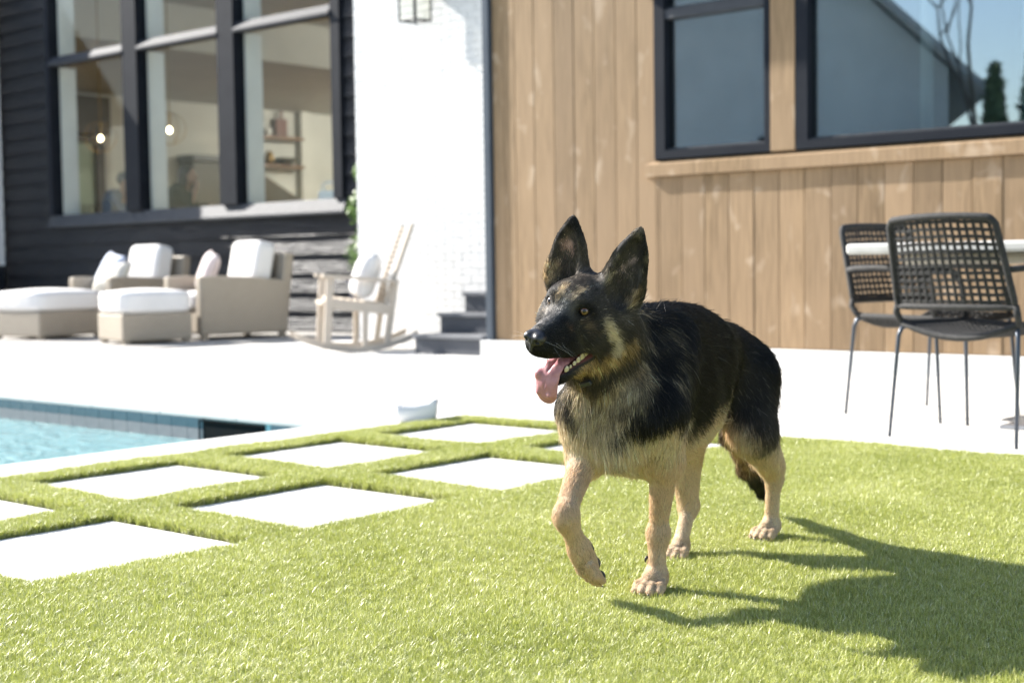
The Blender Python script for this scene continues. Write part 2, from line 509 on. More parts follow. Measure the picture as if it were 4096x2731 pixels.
def board(x0, x1, z0, cache={}):
    L_ = round(x1 - x0, 3)
    if L_ not in cache:
        mb = MB(); h = .2055
        n = max(2, int(L_ / .5)); vs = []; fs = []
        # bottom edge stands proud, top edge tucks under the next board
        prof = [(.046, .0), (-.004, 0), (.022, h + .010), (.046, h + .010)]
        for k in range(n + 1):
            xx = L_ * k / n
            for (yy, zz) in prof: vs.append((xx, yy + (random.uniform(-.003, .003) if 0 < k < n else 0), zz))
        for k in range(n):
            for q in range(4):
                q2 = (q + 1) % 4
                fs.append((k * 4 + q, k * 4 + q2, (k + 1) * 4 + q2, (k + 1) * 4 + q))
        fs += [(0, 3, 2, 1), tuple(n * 4 + q for q in range(4))]
        cache[L_] = mb.add(vs, fs).mesh("siding_board", m_siding)
    o = mk("siding_board", cache[L_], dark); o.location = (x0 + 14, 0, z0)
z = .02
while z < 5.6:
    if z + .2055 < 1.27:
        cut = -13.6 + 1.7 * math.sin(z * 17)
        board(-18.0, cut - .002, z); board(cut + .002, -9.4, z)
    else:
        board(-18.0, -16.80, z); board(-11.13, -9.4, z)
    z += .2055
# window wall : frame, mullions, transoms, sill, jambs and panes
fr = MB()
fr.box(-16.79, -16.70, YD - .035, YD + .10, 1.43, 5.20).box(-11.29, -11.15, YD - .035, YD + .10, 1.43, 5.20).box(-16.79, -11.15, YD - .035, YD + .10, 5.20, 5.30)
at(fr.build("window_frame", m_frame, dark))
for (a, b) in ((-15.05, -14.75), (-13.19, -12.89)):
    at(MB().box(a, b, YD - .050, YD + .11, 1.43, 5.20).build("mullion", m_frame, dark))
sill = MB().add([(-16.82, YD - .055, 1.27), (-11.12, YD - .055, 1.27), (-11.12, YD + .12, 1.27), (-16.82, YD + .12, 1.27),
                 (-16.82, YD - .055, 1.295), (-11.12, YD - .055, 1.295), (-11.12, YD + .0, 1.43), (-16.82, YD + .0, 1.43), (-11.12, YD + .12, 1.432), (-16.82, YD + .12, 1.432)],
                [(0, 3, 2, 1), (4, 5, 6, 7), (7, 6, 8, 9), (0, 1, 5, 4), (1, 2, 8, 6, 5), (2, 3, 9, 8), (3, 0, 4, 7, 9)])
m_ledge = simple("glossy_dark_ledge", (.022, .026, .034), (.035, .039, .046), 12, .62, spec=.55, bump=.35, bscale=30)
at(sill.build("window_sill", m_ledge, dark))
m_transom = simple("satin_dark_rail", (.022, .026, .034), (.035, .039, .046), 12, .72, spec=.35, bump=.35, bscale=30)
for (a, b) in WX:
    tb = MB().add([(a, YD - .06, 3.36), (b, YD - .06, 3.36), (b, YD + .10, 3.36), (a, YD + .10, 3.36),
                   (a, YD - .06, 3.385), (b, YD - .06, 3.385), (b, YD + .00, 3.475), (a, YD + .00, 3.475), (b, YD + .10, 3.477), (a, YD + .10, 3.477)],
                  [(0, 3, 2, 1), (0, 1, 5, 4), (4, 5, 6, 7), (7, 6, 8, 9), (2, 3, 9, 8), (1, 2, 8, 6, 5), (0, 4, 7, 9, 3)])
    at(tb.build("transom", m_transom, dark))
    for (z0, z1) in ((1.43, 3.36), (3.48, 5.20)):
        at(MB().box(a, b, YD + .060, YD + .072, z0, z1).build("pane", m_glass, dark))
        # white inner jambs
        at(MB().box(a, a + .03, YD + .112, YD + .34, z0, z1).build("jamb", m_white, dark))
        at(MB().box(b - .03, b, YD + .112, YD + .34, z0, z1).build("jamb", m_white, dark))
at(MB().box(-16.76, -11.17, YD + .13, YD + .42, 1.36, 1.42).build("inner_sill", m_white, dark))
# rooms
rm = MB()
rm.box(-19.5, -11.0, 10.53, 24.2, 5.05, 5.10)                    # high ceiling
rm.box(-19.6, -19.5, 10.53, 24.2, 4.31, 5.05)                    # bulkhead
rm.box(-25.5, -19.6, 10.53, 24.2, 4.31, 4.36)                    # kitchen ceiling
rm.box(-25.6, -25.5, 10.53, 24.2, .5, 4.31)                      # far wall
rm.box(-25.5, -11.0, 24.1, 24.2, .5, 5.05)
rm.box(-11.05, -10.95, 10.53, 24.1, .5, 5.05)
rm.box(-25.5, -18.1, 10.53, 10.6, .5, 4.31)
rm.box(-18.0, -16.83, 10.53, 10.58, .5, 5.05).box(-16.83, -11.1, 10.53, 10.58, .5, 1.36)
at(rm.build("room_wall", m_cream, dark))
at(MB().box(-25.5, -11.0, 10.53, 24.1, .42, .50).build("floor", m_oak, dark))
m_green = simple("pale_green_room", (.42, .50, .40), (.36, .45, .35), 2, .8)
m_char = simple("dark_cabinet", (.05, .045, .032), (.065, .058, .04), 4, .5)
at(MB().box(-25.49, -25.44, 16.08, 16.62, .5, 3.30).build("doorway", m_green, dark))
at(MB().box(-25.49, -25.38, 16.62, 16.82, .5, 3.42).box(-25.49, -25.38, 15.9, 16.62, 3.30, 3.42).build("door_frame", m_char, dark))
at(MB().box(-25.49, -25.2, 15.95, 16.86, 3.46, 4.22).build("wall_cabinet", m_char, dark))
for s_ in range(7):
    at(MB().box(-25.3, -25.27, 15.75 + s_ * .12, 15.775 + s_ * .12, .5, 2.05).build("baluster", m_char, dark))
at(MB().box(-25.49, -25.0, 18.75, 19.5, 1.9, 3.02).build("oven_niche", m_char, dark))
at(MB().box(-25.49, -24.9, 18.68, 19.58, 3.02, 3.14).build("hood", simple("dark_metal_hood", (.03, .03, .03), rough=.4), dark))
at(MB().box(-25.49, -24.9, 17.0, 24.0, .5, 1.895).build("kitchen_counter", simple("grey_cupboard", (.16, .165, .15), (.13, .135, .12), 3, .6), dark))
m_shelf = simple("brown_shelf", (.17, .085, .035), (.12, .06, .025), 5, .5)
for zz in (3.62, 2.98):
    at(MB().box(-25.49, -25.15, 20.8, 22.0, zz, zz + .07).build("shelf", m_shelf, dark))
at(MB().box(-25.49, -25.3, 22.05, 22.3, .5, 4.31).build("pilaster", m_cream, dark))

def lamp(name, loc, power, col, r):
    d = bpy.data.lights.new(name, 'POINT'); d.energy = power; d.color = col; d.shadow_soft_size = r
    o = bpy.data.objects.new(name, d); COL.objects.link(o); o.location = loc
    return o
def emit(name, col, st):
    m, nt, b = new_mat(name)
    b.inputs["Base Color"].default_value = (*col, 1); b.inputs["Emission Color"].default_value = (*col, 1); b.inputs["Emission Strength"].default_value = st
    return m
m_bulb = emit("lit_bulb", (1, .80, .50), 6)
m_can = emit("lit_ceiling_light", (1, .86, .66), 4)
m_brass = simple("aged_brass", (.30, .20, .08), (.22, .14, .05), 20, .35, metal=.9)
m_globe = glass_mat("clear_globe", (.98, .98, .96), 1.12)
def pendant(x, y, z, label):
    t = empty("pendant_lamp", (x, y, z), 0, label, "pendant lamp", "globe pendants in the dark house's room")
    MB().tube([(0, 0, .22), (0, 0, 5.05 - z - .003)], .010, 6).build("rod", m_brass, t)
    MB().lathe([(.09, 5.045 - z - .03), (.09, 5.045 - z)], 16).build("ceiling_rose", m_brass, t)
    rings = MB()
    for a in range(3):
        ca_, sa_ = math.cos(a * 1.047), math.sin(a * 1.047)
        rings.tube([(.22 * math.cos(q * .3142) * ca_, .22 * math.cos(q * .3142) * sa_, .22 * math.sin(q * .3142)) for q in range(20)], .0055, 6, closed=True)
    rings.build("cage", m_brass, t)
    MB().ellipsoid((0, 0, -.02), (.032, .032, .045), 14, 10).build("bulb", m_bulb, t, True)
    MB().tube([(0, 0, .045), (0, 0, .22)], .022, 8).build("socket", m_brass, t)
    return t
pendant(-16.25, 11.8, 2.62, "globe pendant lamp hanging in the middle window of the dark house")
pendant(-17.90, 11.8, 2.62, "globe pendant lamp glowing in the leftmost window of the dark house")
def can_light(x, y, label, power=0, z=4.305):
    t = empty("ceiling_light", (x, y, z), 0, label, "ceiling light", "recessed lights in the kitchen ceiling")
    MB().lathe([(.12, -.004), (.12, 0.0), (.16, .002), (.16, -.012)], 20, cap=False).build("trim_ring", m_white, t)
    MB().lathe([(.118, -.006), (.118, -.002)], 20).build("lens", m_can, t)
    if power:
        lm = lamp("added_fill_light", (0, 0, -.06), power, (1, .93, .82), .05); lm.parent = t
can_light(-20.83, 14.75, "round ceiling light seen at the top of the middle window")
can_light(-20.86, 17.0, "round ceiling light seen at the top of the right hand window")
can_light(-21.5, 22.8, "unseen added ceiling light over the far end of the kitchen counter, inside the dark house", 170)  # this and the next two are out of view, added to brighten the rooms
can_light(-13.0, 20.5, "unseen added ceiling light deep in the high room, nearest the outer wall", 150, 5.045)
can_light(-17.0, 22.5, "unseen added ceiling light at the back of the high room, inside the dark house", 150, 5.045)

# kitchen things on the shelves
def jar(name, x, y, z, prof, mat, label, cat, n=14):
    t = MB().lathe(prof, n).build(name, mat, None, True); t.location = (x, y, z); return tag(t, label, cat)
m_terra = simple("dark_red_board", (.14, .05, .03), (.10, .035, .02), 8, .5)
bd = MB().box(-.02, .02, -.17, .17, 0, .42, .01).box(-.018, .018, -.04, .04, .42, .60, .01).build("cutting_board", m_terra)
bd.location = (-25.36, 21.5, 3.695); tag(bd, "reddish cutting board with handle standing on the upper kitchen shelf", "cutting board")
jar("bowl", -25.32, 21.6, 3.053, [(.10, 0), (.24, .10), (.26, .16), (.24, .16)], m_char, "wide black bowl on the lower kitchen shelf", "bowl")
jar("jug", -25.32, 21.1, 3.053, [(.08, 0), (.11, .08), (.10, .2), (.06, .26), (.07, .30)], m_brass, "small rounded jug on the lower kitchen shelf beside the bowl", "jug")
jar("plant_pot", -25.32, 21.05, 3.695, [(.08, 0), (.12, .14), (.12, .16)], m_white, "small pale pot on the upper kitchen shelf", "pot")

# table, armchair and small white case just behind the glass
m_beige = simple("beige_upholstery", (.46, .34, .23), (.40, .29, .19), 6, .85, bump=.2)
m_wood_d = simple("brown_table_wood", (.16, .10, .055), (.12, .075, .04), 4, .75, stretch=(1, 8, 1))
dt = empty("dining_table", (-15.1, 12.2, .5), 0, "long brown table in front of the seated woman behind the window", "table")
MB().box(-1.9, 1.9, -.5, .5, .86, .92, .008).build("tabletop", m_wood_d, dt)
for sx_ in (-1.75, 1.75):
    for sy_ in (-.4, .4):
        MB().box(sx_ - .045, sx_ + .045, sy_ - .045, sy_ + .045, 0, .858).build("leg", m_wood_d, dt)
ac = empty("armchair", (-13.50, 11.25, .56), 2.45, "beige upholstered chair with a sloping back inside the right hand window", "armchair")
bm = MB()
bm.add([(-.36, -.05, .45), (.36, -.05, .45), (.36, .12, .45), (-.36, .12, .45), (-.34, .10, 1.26), (.34, .10, 1.26), (.34, .22, 1.24), (-.34, .22, 1.24)],
       [(0, 3, 2, 1), (4, 5, 6, 7), (0, 1, 5, 4), (1, 2, 6, 5), (2, 3, 7, 6), (3, 0, 4, 7)])
bk_ = bm.build("backrest", m_beige, ac)
md = bk_.modifiers.new("round", 'BEVEL'); md.width = .05; md.segments = 3
MB().box(-.36, .36, -.52, .10, .40, .56, .04).build("seat", m_beige, ac)
for sx_ in (-.40, .40):
    aw = MB().add([(sx_ - .05, -.5, .40), (sx_ + .05, -.5, .40), (sx_ + .05, .12, .40), (sx_ - .05, .12, .40),
              (sx_ - .05, -.45, .70), (sx_ + .05, -.45, .70), (sx_ + .05, .18, 1.15), (sx_ - .05, .18, 1.15)],
             [(0, 3, 2, 1), (4, 5, 6, 7), (0, 1, 5, 4), (1, 2, 6, 5), (2, 3, 7, 6), (3, 0, 4, 7)]).build("arm", m_beige, ac)
    for sy_ in (-.46, .06):
        MB().tube([(sx_ * .85, sy_, 0), (sx_ * .8, sy_, .40)], [.016, .024], 8).build("leg", m_wood_d, ac)
wc = empty("white_case", (-11.72, 10.66, 1.423), .1, "small white handled case standing on the inner sill of the right hand window", "case")
MB().box(-.17, .17, -.07, .07, 0, .12, .02).build("case_body", m_white, wc)
MB().tube([(-.15, 0, .12), (-.15, 0, .19), (-.12, 0, .21), (.12, 0, .21), (.15, 0, .19), (.15, 0, .12)], .014, 8).build("handle", m_white, wc)

ac.scale = (1.2, 1.2, 1.16)
# ------------------------------------------------------------------ people behind the glass
m_skin = simple("skin", (.46, .28, .20), (.42, .25, .18), 12, .5)
m_hair_d = simple("dark_brown_hair", (.020, .014, .011), (.032, .022, .016), 40, .45, bump=.4, bscale=120)
m_hair_g = simple("greying_hair", (.10, .095, .09), (.16, .15, .145), 40, .55, bump=.4, bscale=120)
m_green_top = simple("dark_green_top", (.018, .032, .024), (.025, .04, .03), 12, .85)
m_grey_shirt = simple("grey_blue_shirt", (.20, .225, .27), (.17, .19, .235), 8, .85)
m_trouser = simple("dark_trousers", (.03, .032, .04), (.04, .042, .05), 8, .9)
m_eye_w = simple("eye_dark", (.03, .02, .015), rough=.1)
def prims(vs, mat, name, parent, fn):
    return sdf_part(name, fn, vs, mat, parent)
def person(loc, rz, label, top_mat, hair_mat, chin_hand, long_hair, lean):
    t = empty("person", loc, rz, label, "person")
    lx = lean
    hx = .10 + lx                                     # head centre x (forward)
    hz = 1.34
    def body():
        el((hx, 0, hz), (.092, .075, .112), k=.03); el((hx + .035, 0, hz - .055), (.058, .055, .060), k=.03)
        rc((hx + .085, 0, hz + .01), (hx + .108, 0, hz - .025), .010, .015, k=.012)          # nose
        el((hx + .085, 0, hz - .062), (.014, .026, .010), k=.008)                            # lips
        for s_ in (1, -1):
            el((hx - .005, s_ * .076, hz - .005), (.020, .010, .032), k=.008)                # ears
        rc((hx - .02, 0, hz - .08), (hx - .06, 0, hz - .24), .050, .058, k=.03)              # neck
        el((lx * .6, 0, 1.0), (.11, .16, .20), k=.05)
        # thighs and calves, seated on a tall stool
        for s_ in (1, -1):
            rc((.0, s_ * .10, .74), (.42, s_ * .12, .72), .085, .062, k=.03)
            rc((.42, s_ * .12, .72), (.38, s_ * .12, .30), .058, .040, k=.03)
            rc((.38, s_ * .12, .29), (.50, s_ * .12, .27), .038, .030, k=.03)
        if chin_hand:
            rc((.16 + lx, -.21, .92), (hx + .11, -.05, hz - .15), .042, .028, k=.02)
            el((hx + .115, -.04, hz - .115), (.030, .035, .032), k=.015)
            for f in range(4):
                rc((hx + .12, -.055 + f * .018, hz - .105), (hx + .118 - f * .004, -.045 + f * .022, hz - .060 - .004 * abs(f - 1)), .0095, .008, k=.004)
            rc((hx + .10, -.06, hz - .11), (hx + .07, -.072, hz - .07), .011, .009, k=.004)
            s2 = (1,)
        else: s2 = (1, -1)
        for s_ in s2:
            rc((.16 + lx, s_ * .23, .92), (.42, s_ * .10, .935), .040, .028, k=.02)
            el((.46, s_ * .08, .935), (.045, .032, .018), k=.015)
            for f in range(4):
                rc((.485, s_ * (.056 + f * .017), .938), (.545 - .008 * abs(f - 1.4), s_ * (.05 + f * .018), .930), .009, .0075, k=.004)
            rc((.45, s_ * .055, .938), (.495, s_ * .025, .935), .011, .009, k=.004)
    prims(.008, m_skin, "body", t, body)
    def shirt():
        el((lx * .5, 0, .97), (.145, .195, .27), k=.06)
        el((lx * .8 - .01, 0, 1.14), (.115, .20, .085), k=.06)
        for s_ in (1, -1):
            rc((lx * .9, s_ * .20, 1.13), (.16 + lx, s_ * .225, .92), .066, .052, k=.03)
            if not (chin_hand and s_ < 0):
                rc((.16 + lx, s_ * .225, .92), (.37, s_ * .125, .938), .050, .040, k=.02)
            else:
                rc((.16 + lx, -.21, .92), (hx + .06, -.12, hz - .26), .050, .042, k=.02)
    prims(.011, top_mat, "shirt", t, shirt)
    def trousers():
        el((-.02, 0, .77), (.15, .18, .12), k=.05)
        for s_ in (1, -1):
            rc((.0, s_ * .10, .745), (.42, s_ * .12, .725), .095, .072, k=.03)
            rc((.42, s_ * .12, .72), (.385, s_ * .12, .36), .066, .054, k=.03)
    prims(.012, m_trouser, "trousers", t, trousers)
    def hair():
        el((hx - .025, 0, hz + .035), (.098, .086, .098), k=.03)
        if long_hair:
            el((hx - .075, 0, hz - .07), (.060, .088, .15), k=.04)
            for s_ in (1, -1): el((hx - .035, s_ * .068, hz - .06), (.045, .028, .13), k=.03)
        el((hx + .075, 0, hz - .02), (.055, .066, .088), k=.02, sub=True)
    prims(.009, hair_mat, "hair", t, hair)
    for s_ in (1, -1):
        MB().ellipsoid((hx + .084, s_ * .030, hz + .012), (.010, .013, .008), 10, 8).build("eye", m_eye_w, t, True)
    return t
def stool(loc, label):
    t = empty("bar_stool", loc, .6, label, "stool", "tall stools at the dining table")
    MB().lathe([(.16, .635), (.19, .645), (.19, .675), (.17, .69)], 20).build("seat", m_wood_d, t)
    for k in range(4):
        a = .785 + k * 1.571
        MB().tube([(.20 * math.cos(a), .20 * math.sin(a), 0), (.13 * math.cos(a), .13 * math.sin(a), .636)], .016, 8).build("leg", m_wood_d, t)
    return t
# ------------------------------------------------------------------ white wing at the far left
wing = empty("white_wing", (-21, 9.2, 0), 0, "white painted wing of the house at the far left edge", "house")
def lean(x0, x1, y0, y1, z0, za, zb):      # block with a top that climbs towards the dark house
    return MB().add([(x0, y0, z0), (x1, y0, z0), (x1, y1, z0), (x0, y1, z0), (x0, y0, za), (x1, y0, za), (x1, y1, zb), (x0, y1, zb)],
                    [(0, 3, 2, 1), (4, 5, 6, 7), (0, 1, 5, 4), (1, 2, 6, 5), (2, 3, 7, 6), (3, 0, 4, 7)])
o = lean(-24, -17.95, 8.75, 10.27, .79, 3.02, 5.18).build("wall", m_whitebrick, wing); o.location = (21, -9.2, 0)
o = MB().box(-23.98, -17.97, 8.77, 10.27, 0, .79).build("base_wall", m_siding, wing); o.location = (21, -9.2, 0)
rf_ = lean(-24.3, -17.75, 8.60, 10.26, 2.80, 2.98, 5.33)
rf_.v = [(x, y, z if k > 3 else (2.80 if y < 9 else 5.19)) for k, (x, y, z) in enumerate(rf_.v)]
o = rf_.build("roof", m_frame, wing); o.location = (21, -9.2, 0)

# ------------------------------------------------------------------ white brick wall (each brick its own block)
YB = 9.0
brick_wall = empty("brick_wall", (-8.4, YB, 0), 0, "white painted brick wall between the dark house and the timber wing", "wall")
bw = MB().box(-9.575, -7.16, YB + .0, YB + .80, 0, 4.0).build("mortar", m_whitebrick, brick_wall); bw.location = (8.4, -YB, 0)
BLm, BHm, J = .20, .066, .009
bmesh_ = MB().box(-(BLm - J) / 2, (BLm - J) / 2, -.0045, .008, -(BHm - J) / 2, (BHm - J) / 2, .003).mesh("brick", m_whitebrick)
rest = MB(); cand = []
zr = .04; row = 0
while zr < 3.95:
    x = -9.575 + BLm / 2 + (0 if row % 2 == 0 else BLm / 2)
    while x + BLm / 2 <= -7.19:
        cand.append((x, zr)); x += BLm
    zr += BHm; row += 1
# largest in the picture: the ones in view, from the open lower wall upward
vis = sorted(cand, key=lambda c: (0 if (c[1] < 3.0 and c[0] < -7.3 and c[1] > .1) else 1, abs(c[1] - 1.25) + .2 * abs(c[0] + 8.4)))
for k, (x, zz) in enumerate(vis):
    dy, rz_ = random.uniform(-.0010, .0010), random.uniform(-.006, .006)
    if k < 300:
        b = mk("brick", bmesh_, brick_wall); b.location = (x + 8.4, dy, zz); b.rotation_euler = (random.uniform(-.008, .008), 0, rz_ * .5)
    elif zz < 3.4:
        rest.box(x + 8.4 - (BLm - J) / 2, x + 8.4 + (BLm - J) / 2, -.0045 + dy, .006, zz - (BHm - J) / 2, zz + (BHm - J) / 2)
rb = rest.build("bricks", m_whitebrick, brick_wall); rb["kind"] = "stuff"
o = MB().box(-9.1, -7.0, YB - .20, YB + .9, 3.42, 3.56).build("eave", m_frame, brick_wall); o.location = (8.4, -YB, 0)

# ------------------------------------------------------------------ timber wing
YW = 8.14
m_plank, nt, b_ = new_mat("weathered_timber")
oi = nt.nodes.new("ShaderNodeObjectInfo"); tc = nt.nodes.new("ShaderNodeTexCoord")
cmb = nt.nodes.new("ShaderNodeCombineXYZ")
mu = nt.nodes.new("ShaderNodeMath"); mu.operation = 'MULTIPLY'; mu.inputs[1].default_value = 37.0
nt.links.new(oi.outputs["Random"], mu.inputs[0]); nt.links.new(mu.outputs[0], cmb.inputs["X"]); nt.links.new(mu.outputs[0], cmb.inputs["Z"])
va = nt.nodes.new("ShaderNodeVectorMath"); va.operation = 'ADD'
nt.links.new(tc.outputs["Object"], va.inputs[0]); nt.links.new(cmb.outputs[0], va.inputs[1])
def nz(scale, st, det=4, dist=0):
    m = nt.nodes.new("ShaderNodeMapping"); m.inputs["Scale"].default_value = st
    n = nt.nodes.new("ShaderNodeTexNoise"); n.inputs["Scale"].default_value = scale; n.inputs["Detail"].default_value = det; n.inputs["Distortion"].default_value = dist
    nt.links.new(va.outputs[0], m.inputs[0]); nt.links.new(m.outputs[0], n.inputs["Vector"]); return n.outputs["Fac"]
def mixc(fac, a, b):
    m = nt.nodes.new("ShaderNodeMix"); m.data_type = 'RGBA'
    nt.links.new(fac, m.inputs[0])
    for s_, v in ((6, a), (7, b)):
        if isinstance(v, tuple): m.inputs[s_].default_value = (*v, 1)
        else: nt.links.new(v, m.inputs[s_])
    return m.outputs[2]
def rng_(f, lo, hi):
    r = nt.nodes.new("ShaderNodeMapRange"); r.inputs[1].default_value = lo; r.inputs[2].default_value = hi; nt.links.new(f, r.inputs[0]); return r.outputs[0]
grain = nz(9, (6, 1, .35), 6, .6)
c1 = mixc(rng_(grain, .35, .65), (.165, .108, .056), (.300, .203, .112))
c2 = mixc(rng_(oi.outputs["Random"], 0, 1), c1, (.43, .305, .20))
c2b = nt.nodes.new("ShaderNodeMix"); c2b.data_type = 'RGBA'; c2b.blend_type = 'MULTIPLY'; c2b.inputs[0].default_value = 1
knots = rng_(nz(5.5, (1.2, 1, .8), 2, .35), .60, .80)
c3 = mixc(knots, mixc(rng_(nz(1.1, (1.5, 1, .5), 3), .3, .7), c1, (.300, .205, .120)), (.45, .345, .24))
ran = nt.nodes.new("ShaderNodeMapRange"); ran.inputs[1].default_value = 0; ran.inputs[2].default_value = 1; ran.inputs[3].default_value = .84; ran.inputs[4].default_value = 1.14
nt.links.new(oi.outputs["Random"], ran.inputs[0])
vs_ = nt.nodes.new("ShaderNodeVectorMath"); vs_.operation = 'SCALE'
nt.links.new(c3, vs_.inputs[0]); nt.links.new(ran.outputs[0], vs_.inputs["Scale"])
nt.links.new(vs_.outputs[0], b_.inputs["Base Color"])
b_.inputs["Roughness"].default_value = .7; b_.inputs["Specular IOR Level"].default_value = .3
bp = nt.nodes.new("ShaderNodeBump"); bp.inputs["Strength"].default_value = .25; bp.inputs["Distance"].default_value = .004
nt.links.new(grain, bp.inputs["Height"]); nt.links.new(bp.outputs[0], b_.inputs["Normal"])

tw = empty("timber_house", (-3, YW, 0), 0, "timber-clad wing with vertical brown boards and two dark-framed windows", "house")
def tp_(o): o.location = (3, -YW, 0); return o
sh = MB()
sh.box(-7.19, -5.66, YW + .03, YW + .2, 0, 4.3).box(-5.66, 7, YW + .03, YW + .2, 0, 1.36).box(-5.66, 7, YW + .03, YW + .2, 3.3, 4.3)
sh.box(-4.74, -4.57, YW + .03, YW + .2, 1.36, 3.3).box(-1.1, 7, YW + .03, YW + .2, 1.36, 3.3)
tp_(sh.build("wall", m_siding, tw))
m_room = simple("grey_plaster", (.34, .35, .34), (.29, .30, .29), 2, .85)
rm = MB()
rm.box(-7.19, -7.1, YW + .2, 12.1, 0, 4.3).box(7, 7.1, YW + .03, 12.1, 0, 4.3).box(-7.1, 7, YW + .2, 12.0, 4.2, 4.3).box(-7.1, 7, YW + .2, 12.0, .3, .4)
rm.box(-7.1, -6.62, 12, 12.1, 0, 4.3).box(-6.62, -5.93, 12, 12.1, 0, 1.02).box(-6.62, -5.93, 12, 12.1, 2.28, 4.3).box(-5.93, 7, 12, 12.1, 0, 4.3)
rm.box(-4.70, -4.62, YW + .2, 11.99, .4, 4.2)
tp_(rm.build("room_wall", m_room, tw))
tp_(MB().box(-6.62, -5.93, 12.03, 12.04, 1.02, 2.28).build("pane", m_glass_b, tw))
tp_(MB().box(-6.62, -5.93, 12.0, 12.05, 1.64, 1.68).build("muntin", m_frame, tw))
tp_(MB().box(-7.4, 7.2, YW + .02, 12.3, 4.3, 4.5).build("roof", m_frame, tw))
tp_(MB().box(-7.28, -6.58, 7.70, YW + .0, 3.62, 3.80).build("unseen_shadow_block", m_frame, tw))  # out-of-view block, added to cast the slanting shadow beside the window
m_curt = simple("sheer_curtain", (.72, .72, .70), (.62, .62, .60), 3, .9)
def curtain(x0, x1):
    mb = MB(); n = 40; vs = []
    for k in range(n + 1):
        x = x0 + (x1 - x0) * k / n
        y = YW + .30 + .03 * math.sin(k * 1.3)
        vs += [(x, y, 1.0), (x, y, 3.3)]
    mb.add(vs, [(2 * k, 2 * k + 2, 2 * k + 3, 2 * k + 1) for k in range(n)])
    o = tp_(mb.build("curtain", m_curt, tw, True)); md = o.modifiers.new("thick", 'SOLIDIFY'); md.thickness = .004
curtain(-4.86, -4.78); curtain(-3.86, -3.79); curtain(-3.22, -3.14); curtain(-1.5, -1.1)
# boards
def plank(x0, x1, z0, z1, cache={}):
    k = (round(x1 - x0, 3), round(z1 - z0, 3))
    if k not in cache: cache[k] = MB().box(0, k[0] - .0035, 0, .028, 0, k[1], .004).mesh("plank", m_plank)
    o = mk("plank", cache[k], tw); o.location = (x0 + 3, random.uniform(-.003, .0015), z0); return o
xs = [-7.150, -7.042, -6.925]
while xs[-1] < 6.8: xs.append(xs[-1] + (.1835 + random.choice((-.006, 0, .006))))
for a, b in zip(xs[:-1], xs[1:]):
    if b <= -5.66: plank(a, b, .128, 4.29)
    elif a < -5.66:
        plank(a, -5.655, .128, 4.29); plank(-5.655, b, .128, 1.288); plank(-5.655, b, 3.32, 4.29)
    else:
        plank(a, b, .128, 1.288)
        plank(a, b, 3.32, 4.29)
        if a > -1.05: plank(a, b, 1.40, 3.315)
# window trim
def trim(name, x0, x1, y0, y1, z0, z1): return tp_(MB().box(x0, x1, y0, y1, z0, z1, .006).build(name, m_plank, tw))
trim("window_post", -4.745, -4.565, YW - .022, YW + .026, 1.405, 3.318)
sl = MB().add([(-5.735, YW - .034, 1.291), (6.9, YW - .034, 1.291), (6.9, YW + .02, 1.291), (-5.735, YW + .02, 1.291),
               (-5.735, YW - .034, 1.372), (6.9, YW - .034, 1.372), (6.9, YW + .02, 1.402), (-5.66, YW + .02, 1.402)],
              [(0, 3, 2, 1), (4, 5, 6, 7), (0, 1, 5, 4), (1, 2, 6, 5), (2, 3, 7, 6), (3, 0, 4, 7)])
tp_(sl.build("window_sill", m_plank, tw))
tp_(MB().box(-7.26, 7.0, YW - .06, YW + .025, 0, .124, .006).build("plinth", m_white, tw))
m_drain = simple("slate_blue_metal", (.040, .055, .075), (.05, .065, .085), 4, .4)
tp_(MB().box(-7.222, -7.155, YW - .035, YW + .05, .126, 4.29, .008).build("corner_trim", m_drain, tw))
# windows
def window(x0, x1, z0, z1, fw, rail=None, mulls=()):
    f = MB()
    f.box(x0, x0 + fw, YW - .02, YW + .09, z0, z1).box(x1 - fw * .5, x1, YW - .02, YW + .09, z0, z1)
    f.box(x0 + fw, x1 - fw * .5, YW - .02, YW + .09, z0, z0 + .055).box(x0 + fw, x1 - fw * .5, YW - .02, YW + .09, z1 - .06, z1)
    w = tp_(f.build("window", m_frame, tw))
    zs = [z0 + .055] + ([rail - .03, rail + .03] if rail else []) + [z1 - .06]
    if rail: MB().box(x0 + fw, x1 - fw * .5, YW - .012, YW + .085, rail - .03, rail + .03).build("rail", m_ledge, w)
    for i in range(0, len(zs), 2):
        MB().box(x0 + fw, x1 - fw * .5, YW + .045, YW + .057, zs[i], zs[i + 1]).build("pane", m_glass_b, w)
        MB().box(x0 + fw, x1 - fw * .5, YW + .01, YW + .044, zs[i], zs[i] + .018).build("glazing_bead", m_ledge, w)
window(-5.655, -4.748, 1.408, 3.31, .085, 2.385)
window(-4.562, -1.10, 1.408, 3.31, .085)

# ------------------------------------------------------------------ steps beside the brick wall
m_tread = simple("grey_composite_tread", (.165, .170, .180), (.13, .135, .145), 6, .6)
m_riser = simple("dark_grey_riser", (.072, .078, .092), (.06, .065, .078), 6, .6)
st = empty("steps", (-7.6, 8.5, 0), 0, "three dark grey steps against the white brick wall", "steps")
for k in range(3):
    y0 = 8.10 + .30 * k; z1 = .155 + .16 * k
    o = MB().box(-8.0, -7.265, y0 + .022, 8.97, z1 - .16 if k else 0, z1 - .031).build("riser", m_riser, st); o.location = (7.6, -8.5, 0)
    o = MB().box(-8.02, -7.262, y0, y0 + .325 if k < 2 else 8.975, z1 - .03, z1, .004).build("tread", m_tread, st); o.location = (7.6, -8.5, 0)

